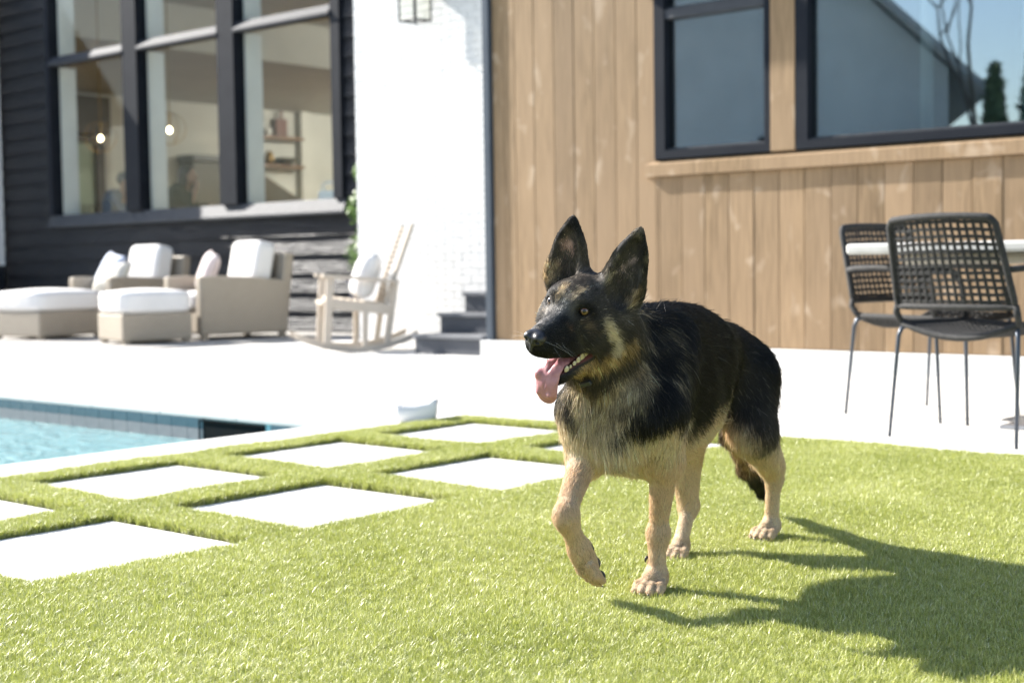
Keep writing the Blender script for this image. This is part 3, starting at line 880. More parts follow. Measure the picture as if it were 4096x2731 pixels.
# ------------------------------------------------------------------ wall lantern
m_iron = simple("black_iron", (.02, .021, .024), (.03, .03, .034), 20, .5, metal=.3)
ln = empty("wall_lantern", (-8.60, YB - .20, 2.79), 0, "black wire-framed lantern on the white brick wall", "lantern")
fr = MB()
for sx_ in (-.09, .09):
    for sy_ in (-.10, .10):
        fr.tube([(sx_, sy_, 0), (sx_, sy_, .5)], .009, 6)
for zz in (0, .5):
    fr.tube([(-.09, -.10, zz), (.09, -.10, zz), (.09, .10, zz), (-.09, .10, zz)], .008, 6, closed=True)
fr.tube([(-.09, -.10, 0), (.09, .10, 0)], .005, 6)
fr.build("frame", m_iron, ln)
MB().tube([(0, 0, 0), (0, 0, .5)], .010, 6).build("stem", m_iron, ln)
MB().box(.065, .12, .06, .189, .22, .62, .01).build("bracket", m_iron, ln)
for (x0, x1, y0, y1) in ((-.087, .087, -.101, -.098), (-.087, .087, .098, .101), (-.091, -.088, -.095, .095), (.088, .091, -.095, .095)):
    MB().box(x0, x1, y0, y1, .008, .49).build("pane", m_globe, ln)
MB().lathe([(.03, 0), (.04, .05), (.025, .12), (.018, .16)], 12).build("bulb", m_globe, ln).location = (0, 0, .16)

# ------------------------------------------------------------------ what the windows mirror, behind the camera
m_grey_house = simple("grey_render", (.60, .61, .61), (.54, .55, .55), 1.5, .8)
nb = empty("gabled_house", (-10.9, -8.6, 0), -.52, "grey gabled house across the pool, mirrored in the large window", "house")
g = MB().add([(-4.5, 0, 0), (4.5, 0, 0), (4.5, 0, 4.15), (0, 0, 8.4), (-4.5, 0, 4.15), (-4.5, -9, 0), (4.5, -9, 0), (4.5, -9, 4.15), (0, -9, 8.4), (-4.5, -9, 4.15)],
             [(0, 1, 2, 3, 4), (5, 9, 8, 7, 6), (0, 5, 6, 1), (1, 6, 7, 2), (4, 9, 5, 0), (2, 7, 8, 3), (3, 8, 9, 4)])
g.v = [(x - 4.5, y, z) for x, y, z in g.v]
g.build("wall", m_grey_house, nb)
rf = MB()
for s_ in (-1, 1):
    a = (s_ * 5.15, 3.60); b = (0, 8.47)
    rf.add([(a[0], .45, a[1]), (a[0], -9.4, a[1]), (b[0], -9.4, b[1]), (b[0], .45, b[1]), (a[0], .45, a[1] + .16), (a[0], -9.4, a[1] + .16), (b[0], -9.4, b[1] + .16), (b[0], .45, b[1] + .16)],
           [(0, 1, 2, 3), (4, 7, 6, 5), (0, 4, 5, 1), (3, 2, 6, 7), (0, 3, 7, 4), (1, 5, 6, 2)])
rf.v = [(x - 4.5, y, z) for x, y, z in rf.v]
rf.build("roof", simple("grey_shingles", (.42, .43, .44), (.36, .365, .375), 6, .9), nb)
for xx in (-6.7, -2.9):
    wf = MB().box(xx - .5, xx + .5, .003, .06, 1.0, 3.0).build("window", m_frame, nb)
    MB().box(xx - .42, xx + .42, .061, .066, 1.08, 2.92).build("pane", m_glass_b, wf)

m_bark = simple("grey_bark", (.10, .085, .07), (.06, .05, .042), 20, .9, bump=.5)
m_leafd = simple("dark_cypress_leaf", (.075, .11, .055), (.10, .14, .065), 6, .8)
def bare_tree(loc, h, seed, label):
    g = random.Random(seed); mb_t = MB(); mb_b = MB()
    def grow(p, d, ln, r, lev):
        pts = [p]; q = Vector(p); dd = Vector(d)
        for k in range(4):
            dd = (dd + Vector((g.uniform(-.25, .25), g.uniform(-.25, .25), g.uniform(-.02, .2)))).normalized()
            q = q + dd * ln / 4; pts.append(tuple(q))
        (mb_t if lev == 0 else mb_b).tube(pts, [r * (1 - .13 * k) for k in range(5)], 6 if lev < 2 else 4)
        if lev < 4:
            for k in range(3 if lev < 2 else 2):
                nd = (dd + Vector((g.uniform(-.9, .9), g.uniform(-.9, .9), g.uniform(.0, .5)))).normalized()
                grow(pts[-1] if k else pts[3], nd, ln * g.uniform(.62, .8), r * .48, lev + 1)
    grow((0, 0, 0), (0, 0, 1), h * .38, h * .009, 0)
    t = empty("bare_tree", loc, 0, label, "tree")
    mb_t.build("trunk", m_bark, t, True); mb_b.build("crown", m_bark, t, True)
bare_tree((-9.15, -6.0, 0), 8.5, 4, "leafless tree beside the gabled house, mirrored in the large window")
bare_tree((-7.6, -13.5, 0), 12, 9, "taller leafless tree standing further back, mirrored in the window")
def cypress(loc, h, w, seed, label):
    g = random.Random(seed); mb = MB()
    for k in range(1400):
        q = g.random() ** .8; a = g.uniform(0, 6.283)
        r = w * (1 - q) ** .55 * min(1, q * 9 + .25) * g.uniform(.6, 1.05)
        c = Vector((r * math.cos(a), r * math.sin(a), .25 + q * h))
        s_ = g.uniform(.07, .15)
        u = Vector((g.uniform(-1, 1), g.uniform(-1, 1), g.uniform(.3, 1.5))).normalized() * s_
        v = u.cross(Vector((math.cos(a), math.sin(a), .2))).normalized() * s_ * .45
        mb.add([c - u - v * .3, c + v, c + u * 1.2, c - v], [(0, 1, 2, 3)])
    t = empty("cypress", loc, 0, label, "tree", "cypresses behind the lawn")
    mb.build("crown", m_leafd, t)
    MB().tube([(0, 0, 0), (0, 0, h * .8)], [.09, .03], 8).build("trunk", m_bark, t)
cypress((-9.80, -8.0, 0), 3.75, .42, 1, "left cypress of the pair mirrored in the large window")
cypress((-9.25, -8.3, 0), 4.0, .45, 2, "right cypress of the pair mirrored in the large window")
cypress((-19.5, -13.0, 0), 6.5, .7, 3, "tall cypress beside the gabled house, mirrored in the dark house's upper panes")
# ================================================================== furniture on the patio
m_wick, nt, b_ = new_mat("wicker")
tc = nt.nodes.new("ShaderNodeTexCoord")
br = nt.nodes.new("ShaderNodeTexBrick"); br.inputs["Scale"].default_value = 1
br.inputs["Brick Width"].default_value = .022; br.inputs["Row Height"].default_value = .009; br.inputs["Mortar Size"].default_value = .0012
br.inputs["Color1"].default_value = (.46, .40, .32, 1); br.inputs["Color2"].default_value = (.39, .335, .265, 1); br.inputs["Mortar"].default_value = (.16, .135, .10, 1)
sx = nt.nodes.new("ShaderNodeSeparateXYZ"); cb = nt.nodes.new("ShaderNodeCombineXYZ"); ad = nt.nodes.new("ShaderNodeMath"); ad.operation = 'ADD'
nt.links.new(tc.outputs["Object"], sx.inputs[0]); nt.links.new(sx.outputs["X"], ad.inputs[0]); nt.links.new(sx.outputs["Y"], ad.inputs[1])
nt.links.new(ad.outputs[0], cb.inputs["X"]); nt.links.new(sx.outputs["Z"], cb.inputs["Y"]); nt.links.new(cb.outputs[0], br.inputs["Vector"])
nt.links.new(br.outputs["Color"], b_.inputs["Base Color"]); b_.inputs["Roughness"].default_value = .6
bp = nt.nodes.new("ShaderNodeBump"); bp.inputs["Strength"].default_value = .6; bp.inputs["Distance"].default_value = .004
nt.links.new(br.outputs["Fac"], bp.inputs["Height"]); bp.invert = True; nt.links.new(bp.outputs[0], b_.inputs["Normal"])
m_cush = simple("white_cushion", (.70, .685, .67), (.66, .645, .63), 3, .9, bump=.3, bscale=8, bdist=.03)
m_pink = simple("pale_pink_pillow", (.60, .52, .51), (.56, .48, .475), 8, .9)
m_blue = simple("pale_blue_pillow", (.50, .55, .68), (.56, .60, .70), 8, .9)
m_creamp = simple("cream_pillow", (.64, .61, .54), (.60, .57, .50), 8, .9)

def cushion(x0, x1, y0, y1, z0, z1, puff=.03):
    bm = bmesh.new(); bmesh.ops.create_cube(bm, size=1.0)
    bmesh.ops.subdivide_edges(bm, edges=bm.edges[:], cuts=7, use_grid_fill=True)
    for v in bm.verts:
        x, y, z = v.co * 2
        e = 3.2
        s_ = 1.0 / max((abs(x) ** 9 + abs(y) ** 9 + abs(z) ** 9) ** (1 / 9.0), 1e-6) * max(abs(x), abs(y), abs(z))
        x, y, z = x * s_ * .999, y * s_, z * s_
        z2 = z * (1 + puff / max(z1 - z0, .01) * 2 * (1 - x * x) * (1 - y * y))
        v.co = Vector(((x0 + x1) / 2 + x * (x1 - x0) / 2, (y0 + y1) / 2 + y * (y1 - y0) / 2, (z0 + z1) / 2 + z2 * (z1 - z0) / 2))
    return MB().bm(bm)
def panel(pts_yz, x0, x1):
    """side panel: outline in y,z extruded along x"""
    n = len(pts_yz)
    vs = [(x0, y, z) for y, z in pts_yz] + [(x1, y, z) for y, z in pts_yz]
    fs = [tuple(range(n)), tuple(range(2 * n - 1, n - 1, -1))] + [(i, i + n, (i + 1) % n + n, (i + 1) % n) for i in range(n)]
    o = MB().add(vs, fs); return o
def bev(o, w=.02, s_=2):
    md = o.modifiers.new("round", 'BEVEL'); md.width = w; md.segments = s_; md.limit_method = 'ANGLE'; return o
def wicker_chair(loc, rz, label):
    t = empty("wicker_armchair", loc, rz, label, "armchair", "wicker armchairs by the dark house")
    out = [(-.46, .05), (-.46, .615), (-.30, .622), (.10, .605), (.38, .575), (.47, .555), (.47, .05)]
    for s_ in (-1, 1):
        bev(panel(out, s_ * .45 - (.12 if s_ > 0 else 0), s_ * .45 + (.12 if s_ < 0 else 0)).build("arm_panel", m_wick, t))
    bp_ = MB().add([(-.44, .36, .05), (.44, .36, .05), (.44, .46, .05), (-.44, .46, .05), (-.43, .46, .84), (.43, .46, .84), (.43, .56, .83), (-.43, .56, .83)],
                  [(0, 3, 2, 1), (4, 5, 6, 7), (0, 1, 5, 4), (1, 2, 6, 5), (2, 3, 7, 6), (3, 0, 4, 7)])
    bev(bp_.build("back_panel", m_wick, t))
    bev(MB().box(-.328, .328, -.44, .36, .06, .285).build("seat_frame", m_wick, t))
    cushion(-.325, .325, -.47, .30, .288, .455).build("seat_cushion", m_cush, t, True)
    c = cushion(-.32, .32, -.10, .10, -.24, .26, .0).build("back_cushion", m_cush, t, True)
    c.location = (0, .285, .70); c.rotation_euler = (-.20, 0, 0)
    for sx_ in (-.40, .40):
        for sy_ in (-.41, .42):
            MB().box(sx_ - .03, sx_ + .03, sy_ - .03, sy_ + .03, 0, .052).build("leg", m_wick, t)
    return t
def ottoman(loc, rz, w, d, label):
    t = empty("wicker_ottoman", loc, rz, label, "ottoman", "wicker ottomans by the pool deck")
    bev(MB().box(-w / 2, w / 2, -d / 2, d / 2, .03, .285).build("base", m_wick, t))
    cushion(-w / 2 - .01, w / 2 + .01, -d / 2 - .01, d / 2 + .01, .287, .485).build("cushion", m_cush, t, True)
    for sx_ in (-1, 1):
        for sy_ in (-1, 1):
            MB().box(sx_ * (w / 2 - .05) - .03, sx_ * (w / 2 - .05) + .03, sy_ * (d / 2 - .05) - .03, sy_ * (d / 2 - .05) + .03, 0, .032).build("leg", m_wick, t)
    return t
def pillow(loc, rot, w, h, mat, label, t=.15):
    n = 14; vs = []; fs = []
    for s_ in (1, -1):
        for i in range(n + 1):
            for j in range(n + 1):
                u, v = 2 * i / n - 1, 2 * j / n - 1
                pin = 1 - .07 * (1 - abs(u) ** 2) * 1 - 0
                x = u * (1 - .06 * (1 - v * v)); z = v * (1 - .06 * (1 - u * u))
                th = (max(0, 1 - u ** 4) * max(0, 1 - v ** 4)) ** .55
                vs.append((x * w / 2, s_ * th * t / 2, z * h / 2))
    m = (n + 1) * (n + 1)
    for k in range(2):
        for i in range(n):
            for j in range(n):
                a = k * m + i * (n + 1) + j
                q = (a, a + 1, a + n + 2, a + n + 1)
                fs.append(q if k == 0 else q[::-1])
    o = MB().add(vs, fs).build("pillow", mat, None, True)
    md = o.modifiers.new("weld", 'WELD'); md.merge_threshold = .0008
    o.location = loc; o.rotation_euler = rot
    return tag(o, label, "pillow")
ZR = .014
chR = wicker_chair((-11.44, 8.92, ZR), -.232, "wicker armchair nearest the rocking chair, sunlit, with a pale pink pillow")
chL = wicker_chair((-13.50, 9.18, ZR), -.06, "wicker armchair further left in the shade, holding a blue and a cream pillow")
ottoman((-11.42, 7.95, ZR), -.25, .68, .68, "wicker ottoman with a white cushion in front of the armchair with the pink pillow")
ottoman((-13.22, 8.02, ZR), .10, .80, .80, "larger wicker ottoman with a white cushion at the left edge")
pillow((-11.50, 8.76, ZR + .655), (-.35, .12, -.50), .46, .42, m_pink, "pale pink pillow leaning in the sunlit wicker armchair")
pillow((-13.65, 9.06, ZR + .665), (-.45, .12, -.25), .50, .46, m_blue, "pale blue pillow leaning in the shaded wicker armchair")
pillow((-13.34, 8.88, ZR + .61), (-.55, -.10, .10), .50, .33, m_creamp, "small cream pillow in front of the pale blue one")

# rug under the seating
m_rug = simple("pebble_grey_rug", (.50, .48, .45), (.30, .285, .265), 26, .95, bump=.6, bscale=90)
rug = MB().box(-14.9, -10.45, 7.35, 10.0, .004, .013, .003).build("outdoor_rug", m_rug)
tag(rug, "speckled grey outdoor rug under the wicker seating", "rug")

# ------------------------------------------------------------------ rocking chair
m_teak = simple("pale_teak", (.50, .435, .36), (.44, .38, .31), 4, .6, stretch=(1, 1, 1))
rk = empty("rocking_chair", (-8.77, 8.19, .0), -.62, "pale wooden rocking chair with a slatted back and a white pillow", "rocking chair")
def bar(a, b, w, d, name, par=rk, mat=m_teak, bv=.004):
    a, b = Vector(a), Vector(b); ln_ = (b - a).length
    o = MB().box(-w / 2, w / 2, -d / 2, d / 2, 0, ln_, bv).build(name, mat, par)
    o.location = a; o.rotation_euler = (b - a).to_track_quat('Z', 'Y').to_euler()
    return o
for s_ in (-1, 1):
    x = s_ * .29
    pts = []
    for k in range(15):
        q = -1 + 2 * k / 14
        pts.append((x, -.02 + q * .50, .020 + .115 * q * q))
    vs = []; fs = []
    for (px_, py_, pz_) in pts:
        vs += [(px_ - .018, py_, pz_ - .020), (px_ + .018, py_, pz_ - .020), (px_ + .018, py_, pz_ + .032), (px_ - .018, py_, pz_ + .032)]
    for k in range(14):
        for j in range(4): fs.append((k * 4 + j, k * 4 + (j + 1) % 4, (k + 1) * 4 + (j + 1) % 4, (k + 1) * 4 + j))
    fs += [(3, 2, 1, 0), (56, 57, 58, 59)]
    MB().add(vs, fs).build("rocker", m_teak, rk)
    bar((x, -.27, .075), (x, -.235, .625), .045, .060, "front_leg")
    bar((x, .22, .055), (x * .96, .30, .56), .045, .050, "rear_leg")
    bar((x, .04, .045), (x, .05, .345), .040, .045, "brace")
    bar((x, -.30, .635), (x, .33, .575), .095, .030, "arm")
    bar((x, -.24, .405), (x, .25, .345), .032, .085, "side_rail")
    bar((x * .9, .20, .34), (x * .86, .46, 1.05), .045, .034, "back_post")
for k in range(9):
    q = k / 8
    bar((-.29, -.24 + .46 * q, .44 - .06 * q), (.29, -.24 + .46 * q, .44 - .06 * q), .014, .044, "seat_slat")
for k in range(15):
    q = k / 14
    y, z = .222 + .225 * q, .40 + .615 * q
    bar((-.25, y, z), (.25, y, z), .024, .012, "back_slat")
bar((-.27, -.262, .41), (.27, -.262, .41), .075, .03, "front_rail")
pillow((-8.77 + .06, 8.19 + .07, .62), (-.34, .0, -.62), .46, .40, m_cush, "white pillow on the seat of the rocking chair", .20)

# ------------------------------------------------------------------ topiary in a navy pot
m_navy = simple("navy_glazed_pot", (.022, .030, .075), (.03, .038, .085), 5, .35)
pot = MB().lathe([(.15, 0), (.17, .02), (.25, .55), (.27, .57), (.27, .61), (.235, .61), (.225, .56)], 28).build("planter", m_navy, None, True)
pot.location = (-10.03, 9.62, 0); tag(pot, "navy blue tapered planter half hidden by the brick wall", "planter")
m_leaf, nt, b_ = new_mat("boxwood_leaf")
c_, f_, t_ = noise_mix(nt, (.055, .125, .018), (.14, .24, .035), 22)
nt.links.new(c_, b_.inputs["Base Color"]); b_.inputs["Roughness"].default_value = .4
top = empty("topiary", (-10.03, 9.62, .58), 0, "clipped green topiary of stacked balls in the navy planter", "plant")
mb = MB(); gg = random.Random(2)
for (cz, rr) in ((.23, .26), (.68, .24), (1.02, .17)):
    for k in range(900):
        d = Vector((gg.gauss(0, 1), gg.gauss(0, 1), gg.gauss(0, 1))).normalized()
        c = d * rr * gg.uniform(.72, 1.06) + Vector((0, 0, cz))
        u = Vector((gg.uniform(-1, 1), gg.uniform(-1, 1), gg.uniform(-1, 1))).normalized(); v = u.cross(d).normalized() * .012
        u = (u + d * .5).normalized() * .022
        mb.add([c - u, c + v, c + u, c - v], [(0, 1, 2, 3)])
mb.build("foliage", m_leaf, top)
MB().tube([(0, 0, -.04), (.01, 0, .5), (0, 0, 1.0)], [.022, .018, .012], 8).build("stem", m_bark, top)
MB().lathe([(.22, -.045), (.22, -.03)], 20).build("soil", m_soil, top)

# ------------------------------------------------------------------ rope chairs and table
m_rope = simple("black_rope", (.018, .018, .018), (.032, .031, .030), 60, .8, bump=.5, bscale=250, bdist=.003)
m_leg = simple("slate_metal_leg", (.050, .062, .080), (.06, .072, .09), 10, .35, metal=.5)
def rope_chair(loc, rz, label):
    t = empty("rope_chair", loc, rz, label, "chair", "black rope armchairs at the outdoor table")
    W0, W1 = .225, .255                      # half width at the top and at the bottom of the back
    yb0, yb1, z0, z1 = .235, .335, .515, .855
    def bp3(u, v):                           # point on the back, u -1..1, v 0..1 upward
        w = W1 + (W0 - W1) * v
        y = yb0 + (yb1 - yb0) * v + .030 * (1 - u * u)
        return (u * w, y, z0 + (z1 - z0) * v - .010 * u * u * v)
    loop = []
    for k in range(9): loop.append(bp3(-1, k / 8 * .93))
    for a in (.25, .5, .75): loop.append(bp3(-1 + .10 * a, .93 + .07 * math.sin(a * 1.57)))
    for k in range(13): loop.append(bp3(-.9 + 1.8 * k / 12, 1))
    for a in (.75, .5, .25): loop.append(bp3(1 - .10 * a, .93 + .07 * math.sin(a * 1.57)))
    for k in range(9): loop.append(bp3(1, .93 - k / 8 * .93))
    for k in range(1, 12): loop.append(bp3(1 - 2 * k / 12, 0))
    MB().tube(loop, .0135, 8, closed=True).build("back_frame", m_rope, t, True)
    net = MB()
    for k in range(15):
        u = -.9 + 1.8 * k / 14
        for du in (-.010, .010):
            net.tube([bp3(u + du, v / 8) for v in range(9)], .0044, 5)
    for k in range(12):
        v = .06 + .88 * k / 11
        for dv in (-.008, .008):
            net.tube([bp3(-1 + 2 * q / 12, v + dv + .004 * math.sin(q * 2.1 + k)) for q in range(13)], .0040, 5)
    o = net.build("back_net", m_rope, t); o["kind"] = "stuff"
    # posts carry the back down to the seat
    for s_ in (-1, 1):
        MB().tube([bp3(s_, .02), (s_ * .262, .235, .49), (s_ * .255, .215, .455), (s_ * .24, .18, .445)], .0135, 8).build("back_post", m_rope, t, True)
    def sp(u, v):                            # seat, v 0 rear .. 1 front ; dished
        w = .245 + .012 * math.sin(v * 3.1)
        return (u * w, .215 - .46 * v, .447 - .052 * (1 - u * u) * (1 - 3.5 * max(0, v - .55) ** 2) - .004 * v)
    ring = [sp(-1, k / 10) for k in range(10)] + [sp(-1 + 2 * k / 10, 1) for k in range(10)] + [sp(1, 1 - k / 10) for k in range(10)] + [sp(1 - 2 * k / 10, 0) for k in range(10)]
    MB().tube(ring, .013, 8, closed=True).build("seat_frame", m_rope, t, True)
    net = MB()
    for k in range(17):
        u = -.93 + 1.86 * k / 16
        net.tube([sp(u, v / 8) for v in range(9)], .0058, 5)
    for k in range(15):
        v = .05 + .90 * k / 14
        net.tube([sp(-1 + 2 * q / 10, v) for q in range(11)], .0058, 5)
    o = net.build("seat_net", m_rope, t); o["kind"] = "stuff"
    for s_ in (-1, 1):
        a0 = bp3(s_, .42)
        MB().tube([a0, (s_ * .275, .20, .660), (s_ * .290, .08, .662), (s_ * .290, -.12, .655), (s_ * .275, -.19, .640), (s_ * .258, -.215, .58), (s_ * .247, -.22, .455)], .0125, 8).build("arm", m_rope, t, True)
        MB().tube([(s_ * .235, .19, .440), (s_ * .250, .215, .428), (s_ * .258, .225, .40), (s_ * .275, .262, 0)], [.009, .0095, .009, .007], 8).build("leg", m_leg, t, True)
        MB().tube([(s_ * .235, -.20, .436), (s_ * .246, -.222, .425), (s_ * .250, -.228, .40), (s_ * .262, -.262, 0)], [.009, .0095, .009, .007], 8).build("leg", m_leg, t, True)
    return t
rope_chair((-2.195, 5.415, .001), math.pi - .17, "black rope armchair with its back to the camera, nearest the lawn")
rope_chair((-2.715, 6.055, .001), 1.297, "black rope armchair turned sideways at the left end of the table")
m_ttop = simple("pale_stone_top", (.60, .585, .55), (.52, .505, .47), 14, .55)
m_ped = simple("brushed_grey_metal", (.32, .33, .35), (.26, .27, .29), 3, .35, metal=.6, stretch=(8, 8, 1))
tb = empty("outdoor_table", (-1.7, 6.05, 0), 0, "long pale-topped outdoor table on a grey metal pedestal", "table")
MB().box(-1.18, 1.3, -.50, .47, .722, .767, .012).build("tabletop", m_ttop, tb)
MB().box(-1.00, 1.1, -.36, .34, .675, .7215, .02).build("apron", simple("pale_wood_apron", (.40, .37, .31), (.34, .31, .26), 6, .6), tb)
MB().box(-.47, -.20, -.32, .30, .018, .6745, .006).build("pedestal", m_ped, tb)
MB().box(-.56, -.11, -.37, .35, .0, .0175, .004).build("foot_plate", m_ped, tb)
MB().box(.75, 1.0, -.32, .30, .0, .6745, .006).build("pedestal", m_ped, tb)

# ------------------------------------------------------------------ grey tub with a white scoop at the lawn's edge
m_tub = simple("pale_grey_plastic", (.74, .73, .71), (.70, .69, .67), 5, .5)
tub = empty("plastic_tub", (-4.475, 4.545, .005), .70, "pale grey plastic tub with a raised end at the lawn's corner", "tub")
vs = []; fs = []; n = 36
for ring_, (sc_, zz) in enumerate(((.86, 0), (.93, .03), (1.0, 1), (.94, 1.0), (.87, .04))):
    for j in range(n):
        a = 2 * math.pi * j / n
        ca_, sa_ = math.cos(a), math.sin(a)
        ex = abs(ca_) ** .32 * (1 if ca_ > 0 else -1); ey = abs(sa_) ** .32 * (1 if sa_ > 0 else -1)
        rim = .068 + (.034 * max(0, min(1, (ex - .25) / .6)) ** 1.5)
        vs.append((ex * .098 * sc_, ey * .062 * sc_, rim if zz == 1 else zz))
for r_ in range(4):
    for j in range(n):
        fs.append((r_ * n + j, r_ * n + (j + 1) % n, (r_ + 1) * n + (j + 1) % n, (r_ + 1) * n + j))
fs.append(tuple(range(n))[::-1]); fs.append(tuple(4 * n + j for j in range(n)))
MB().add(vs, fs).build("bowl", m_tub, tub, True)
MB().box(-.07, .06, -.045, .045, -.004, .0).build("foot", m_tub, tub)
sc = empty("scoop", (-4.515, 4.505, .022), .70, "white plastic scoop with a blue mark, standing in the grey tub", "scoop")
hb_ = bar((.0, 0, 0), (-.022, .0, .215), .020, .008, "handle", sc, m_white)
bar((-.010, -.0045, .115), (-.0155, -.0045, .165), .012, .003, "blue_grip", sc, simple("blue_plastic", (.10, .18, .55), rough=.4), .001)
# ================================================================== the dog
# modelled as one blended distance field in its own frame (x forward, y left, z up)
DOG_O = Vector((-1.802, 2.862, 0.015))
DOG_ROT = -math.radians(80.0)            # forward axis = (sin10, -cos10)

HP = np.array([0.665, -0.030, 0.585])
def rot_zyx(y, p, r):
    cy, sy, cp, sp, cr, sr = math.cos(y), math.sin(y), math.cos(p), math.sin(p), math.cos(r), math.sin(r)
    return (np.array([[cy, -sy, 0], [sy, cy, 0], [0, 0, 1]]) @ np.array([[cp, 0, sp], [0, 1, 0], [-sp, 0, cp]]) @ np.array([[1, 0, 0], [0, cr, -sr], [0, sr, cr]]))
HR = rot_zyx(-0.061, 0.068, -0.253)
def hd(x, y, z):
    return HP + HR @ np.array([x, y, z])

class Prim:
    pass
PR = []
def _reg(kind, lo, hi, k, flow, fl, sub, **kw):
    p = Prim(); p.kind = kind; p.k = k; p.sub = sub
    p.flow = None if flow is None else np.array(flow, float) / np.linalg.norm(flow)
    p.fl = fl
    p.__dict__.update(kw)
    p.lo = np.array(lo) - (k + 0.012); p.hi = np.array(hi) + (k + 0.012)
    PR.append(p); return p
def rc(a, b, ra, rb, k=0.02, flow=None, fl=0.012, sub=False):
    a = np.array(a, float); b = np.array(b, float)
    if flow is None: flow = b - a
    return _reg('rc', np.minimum(a - ra, b - rb), np.maximum(a + ra, b + rb), k, flow, fl, sub, a=a, b=b, ra=ra, rb=rb)
def el(c, r, k=0.02, flow=(0, 0, -1), fl=0.012, sub=False, rot=None):
    c = np.array(c, float); r = np.array(r, float); m = r.max() if rot is not None else r
    return _reg('el', c - m, c + m, k, flow, fl, sub, c=c, r=r, rot=rot)

def pdist(p, X):
    if p.kind == 'rc':
        ba = p.b - p.a; l2 = ba @ ba
        pa = X - p.a
        h = np.clip((pa @ ba) / l2, 0, 1)
        d = np.sqrt(((pa - h[..., None] * ba) ** 2).sum(-1))
        return d - (p.ra + (p.rb - p.ra) * h)
    q = X - p.c
    if p.rot is not None: q = q @ p.rot
    k0 = np.sqrt(((q / p.r) ** 2).sum(-1)); k1 = np.sqrt(((q / p.r ** 2) ** 2).sum(-1)) + 1e-9
    return k0 * (k0 - 1.0) / k1

def field(prims, lo, hi, vs):
    n = np.ceil((np.array(hi) - np.array(lo)) / vs).astype(int) + 1
    ax = [lo[i] + vs * np.arange(n[i]) for i in range(3)]
    F = np.full(n, 0.06, np.float32)
    for p in prims:
        i0 = np.maximum(((p.lo - lo) / vs).astype(int), 0)
        i1 = np.minimum(((p.hi - lo) / vs).astype(int) + 2, n)
        if (i1 <= i0).any(): continue
        X = np.stack(np.meshgrid(*[ax[i][i0[i]:i1[i]] for i in range(3)], indexing='ij'), -1)
        d = pdist(p, X).astype(np.float32)
        sl = tuple(slice(i0[i], i1[i]) for i in range(3))
        f = F[sl]; k = p.k
        if p.sub:
            d = -d
            hh = np.maximum(k - np.abs(f - d), 0) / k
            F[sl] = np.maximum(f, d) + hh * hh * k * 0.25
        else:
            hh = np.maximum(k - np.abs(f - d), 0) / k
            F[sl] = np.minimum(f, d) - hh * hh * k * 0.25
    return F, ax

def surface_nets(F, lo, vs):
    s = F < 0
    nx, ny, nz = F.shape
    c = np.zeros((nx - 1, ny - 1, nz - 1), np.int8)
    for dx in (0, 1):
        for dy in (0, 1):
            for dz in (0, 1):
                c += s[dx:nx - 1 + dx, dy:ny - 1 + dy, dz:nz - 1 + dz]
    act = np.argwhere((c > 0) & (c < 8))
    idx = np.full(c.shape, -1, np.int32)
    idx[act[:, 0], act[:, 1], act[:, 2]] = np.arange(len(act))
    cor = [(dx, dy, dz) for dx in (0, 1) for dy in (0, 1) for dz in (0, 1)]
    val = {q: F[act[:, 0] + q[0], act[:, 1] + q[1], act[:, 2] + q[2]] for q in cor}
    acc = np.zeros((len(act), 3)); cnt = np.zeros(len(act))
    for q in cor:
        for a in range(3):
            if q[a] == 0:
                r = list(q); r[a] = 1; r = tuple(r)
                f0, f1 = val[q], val[r]
                m = (f0 < 0) != (f1 < 0)
                t = np.where(m, f0 / np.where(m, f0 - f1, 1), 0)
                pt = np.tile(np.array(q, float), (len(act), 1)); pt[:, a] = t
                acc[m] += pt[m]; cnt[m] += 1
    V = (act + acc / cnt[:, None]) * vs + np.array(lo)
    quads = []
    for a in range(3):
        b, d = (a + 1) % 3, (a + 2) % 3
        s0 = [slice(None)] * 3; s1 = [slice(None)] * 3
        s0[a] = slice(0, -1); s1[a] = slice(1, None)
        m = s[tuple(s0)] != s[tuple(s1)]
        E = np.argwhere(m)
        ok = (E[:, b] > 0) & (E[:, d] > 0) & (E[:, b] < F.shape[b] - 1) & (E[:, d] < F.shape[d] - 1)
        E = E[ok]
        ins = s[tuple(E.T)]
        q = []
        for ob, od in ((-1, -1), (0, -1), (0, 0), (-1, 0)):
            G = E.copy(); G[:, b] += ob; G[:, d] += od
            q.append(idx[tuple(G.T)])
        q = np.stack(q, 1)
        q[~ins] = q[~ins][:, ::-1]
        quads.append(q)
    return V, np.concatenate(quads)

# ---------------------------------------------------------------- body field
L, RGT = 1, -1
BK = (-1, 0, -0.30)
# trunk
el((0.325, 0, 0.420), (0.245, 0.108, 0.168), k=0.05, flow=(-1, 0, -.35), fl=.026)
rc((0.17, 0, 0.480), (0.03, 0, 0.464), 0.090, 0.074, k=0.06, flow=(-1, 0, -.35), fl=.022)
el((0.018, 0, 0.440), (0.088, 0.076, 0.082), k=0.05, flow=(-1, 0, -.45), fl=.020)
rc((0.43, 0, 0.526), (0.24, 0, 0.528), 0.050, 0.044, k=0.06, flow=(-1, 0, -.1), fl=.026)
el((0.495, 0.008, 0.380), (0.100, 0.090, 0.126), k=0.05, flow=(-.25, 0, -1), fl=.030)
el((0.560, -0.01, 0.360), (0.050, 0.072, 0.080), k=0.05, flow=(.1, 0, -1), fl=.030)
